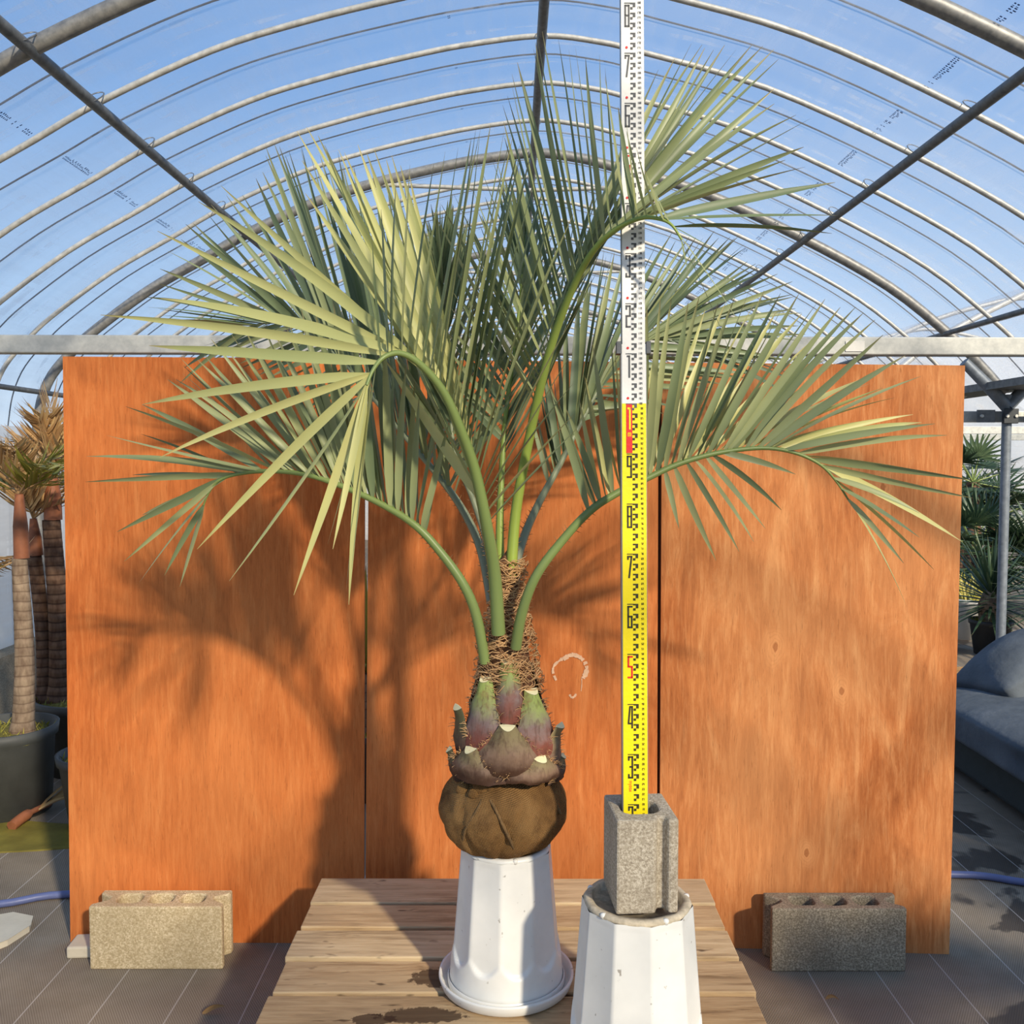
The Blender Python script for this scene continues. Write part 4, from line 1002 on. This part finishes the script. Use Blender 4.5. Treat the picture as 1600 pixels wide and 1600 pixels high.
for k in range(4):
    bevel(MB().box((bc[0], 4.95 + .2 * k, .245), (.95, .185, .035)).build('plank', M['bench_wood'], e), .003)
for x in (-.4, .4):
    bevel(MB().box((bc[0] + x, 5.25, .114), (.08, .7, .227)).build('support', M['bench_wood'], e), .004)
tag(e, 'low wooden plank bench behind the sofa at the right board edge', 'bench')
m = MB(); rr = random.Random(2); g = 10
vs = [(2.28 + .5 * i / g, 4.92 + .42 * j / g, .266 + .012 * noise.noise(Vector((i * .7, j * .7, 1))) + .008) for j in range(g + 1) for i in range(g + 1)]
m.add(vs, [(j * 11 + i, j * 11 + i + 1, (j + 1) * 11 + i + 1, (j + 1) * 11 + i) for j in range(g) for i in range(g)])
pp = tag(m.build('packing_paper', M['paper']), 'crumpled grey sheet of paper on the low bench', 'paper')
sdm = pp.modifiers.new('t', 'SOLIDIFY'); sdm.thickness = .003
gl_ = empty('work_glove', (2.42, 4.98, .29)); soft('palm', (2.43, 4.98, .312), (.10, .12, .034), M['glove'], gl_, Matrix.Rotation(R(30), 4, 'Z'), .2)
for k in range(4):
    a_ = R(150 + 14 * k); c_ = Vector((2.43, 4.98, .312)); d_ = Vector((math.cos(a_), math.sin(a_), 0)); MB().tube([c_ + d_ * .04, c_ + d_ * .09 + Vector((0, 0, .012)), c_ + d_ * (.115 - .008 * abs(k - 1.5))], [.011, .011, .007], 8).build('finger', M['glove'], gl_)
a_ = R(75); d_ = Vector((math.cos(a_), math.sin(a_), 0)); MB().tube([c_ + d_ * .035, c_ + d_ * .085], [.012, .008], 8).build('thumb', M['glove'], gl_)
tag(gl_, 'dark work glove lying on the paper beside the cushion', 'glove')
def yucca(c, pr, ph, th, L, nl, label, seed, potmat='rubber_dark', mat='leaf_dark', lean=0, z=0):
    e = empty('potted_yucca', (c[0], c[1], z)); rr = random.Random(seed)
    darkpot(e, (c[0], c[1], z), pr, pr * .75, ph, potmat)
    top = Vector((c[0] + lean, c[1], z + ph + th)); MB().tube([(c[0], c[1], z + ph * .8), (c[0] + lean * .5, c[1], z + ph + th * .5), top], [.085, .10, .06], 12).build('trunk', M['ring_bark'], e)
    for k in range(nl):
        a = k * 2.39996; t = (k + .5) / nl; el = math.asin(1 - 1.35 * t); l = L * rr.uniform(.85, 1.1)
        d = Vector((math.cos(a) * math.cos(el), math.sin(a) * math.cos(el), math.sin(el))); b = top + d * .03 + Vector((0, 0, -.12 * t))
        m = MB(); blade(m, b, b + d * l + Vector((0, 0, -.12 * l * t)), d.cross(Vector((0, 0, 1))) + Vector((0, 0, .01)), .026, Vector((0, 0, .03)) * l, 5, 0.); m.build('leaf', M[mat], e)
    return tag(e, label, 'potted plant', 'potted plants beyond the right board')
yucca((3.72, 7.3), .155, .27, .22, .46, 120, 'spiky round-headed yucca in a black pot behind the grey post', 51)
yucca((3.96, 6.75), .16, .26, .34, .50, 90, 'second spiky yucca with leaves crossing the post at the right edge', 52)
e = empty('planter', (3.90, 8.0, 0)); m = MB(); m.lathe([(.0005, 0), (.17, 0), (.20, .30), (.215, .31), (.215, .34), (.19, .34), (.185, .29), (.0005, .29)], (3.90, 8.0, 0), 32); m.build('body', M['white_plastic'], e)
g = MB(); rr = random.Random(9)
for k in range(60):
    q = rr.uniform(0, 6.28); r = .15 * math.sqrt(rr.random()); b = Vector((3.90 + r * math.cos(q), 8.0 + r * math.sin(q), .29)); blade(g, b, b + Vector((rr.uniform(-.1, .1), rr.uniform(-.1, .1), rr.uniform(.12, .3))), Vector((1, 0, 0)), .02, Vector((0, 0, 0)), 4, rr.random())
kind(g.build('grass', M['leaf_yellow'], e), 'stuff')
tag(e, 'white planter with grass at the right board edge', 'planter')
def bush(c, h, L, nf, label, seed, mat='leaf_dark'):
    e = empty('fan_palm', (c[0], c[1], 0)); rr = random.Random(seed)
    MB().tube([(c[0], c[1], 0), (c[0] + .02, c[1], h * .5), (c[0], c[1], h)], [.10, .085, .07], 10).build('trunk', M['ring_bark_dark'], e)
    for k in range(nf):
        a = k * 2.39996; el = rr.uniform(-.5, 1.3); d = Vector((math.cos(a) * math.cos(el), math.sin(a) * math.cos(el), math.sin(el))); top = Vector((c[0], c[1], h)); hub = top + d * L * .5
        MB().tube([top, hub], [.012, .006], 5).build('stalk', M['petiole_green'], e)
        m = MB(); up = d.orthogonal().normalized(); sd = d.cross(Vector((0, 0, 1))); sd = sd.normalized() if sd.length > .01 else up; nrm = sd.cross(d)
        for j in range(15):
            q = R(-95 + 190 * j / 14); dd = d * math.cos(q) + sd * math.sin(q)
            blade(m, hub, hub + dd * L * .62 * (1 - .12 * abs(j - 7) / 7) + Vector((0, 0, -.05 * L)), sd * math.cos(q) - d * math.sin(q), .035, nrm * .02, 4, rr.random())
        m.build('fan_leaf', M[mat], e)
    return tag(e, label, 'palm', 'dark palms in the neighbouring bay')
bush((4.75, 9.6), .55, .70, 24, 'dark green fan palm seen just right of the board above the yucca', 61)
bush((5.15, 9.2), .45, .70, 24, 'dark fan palm partly hidden by the grey post', 62)
bush((5.35, 11.0), 1.25, .62, 18, 'taller dark fan palm rising below the far crossbeam', 63)
bush((5.9, 11.6), .8, .75, 22, 'farthest dark fan palm at the right edge beyond the post', 64)
bush((6.3, 13.2), .55, .9, 22, 'dark palm filling the gap far behind the yucca', 65)

# unseen palms added right of the camera to shade the ground, block and sofa
bush((2.42, .50), 1.0, .62, 15, 'unseen fan palm added just right of the viewpoint to shade the grey block', 71)
bush((3.6, .75), 1.25, .75, 15, 'unseen fan palm added farther right of the viewpoint to shade the sofa', 72)
bush((4.8, 1.6), 1.5, .80, 16, 'outermost unseen fan palm added right of the viewpoint for its shade', 73)
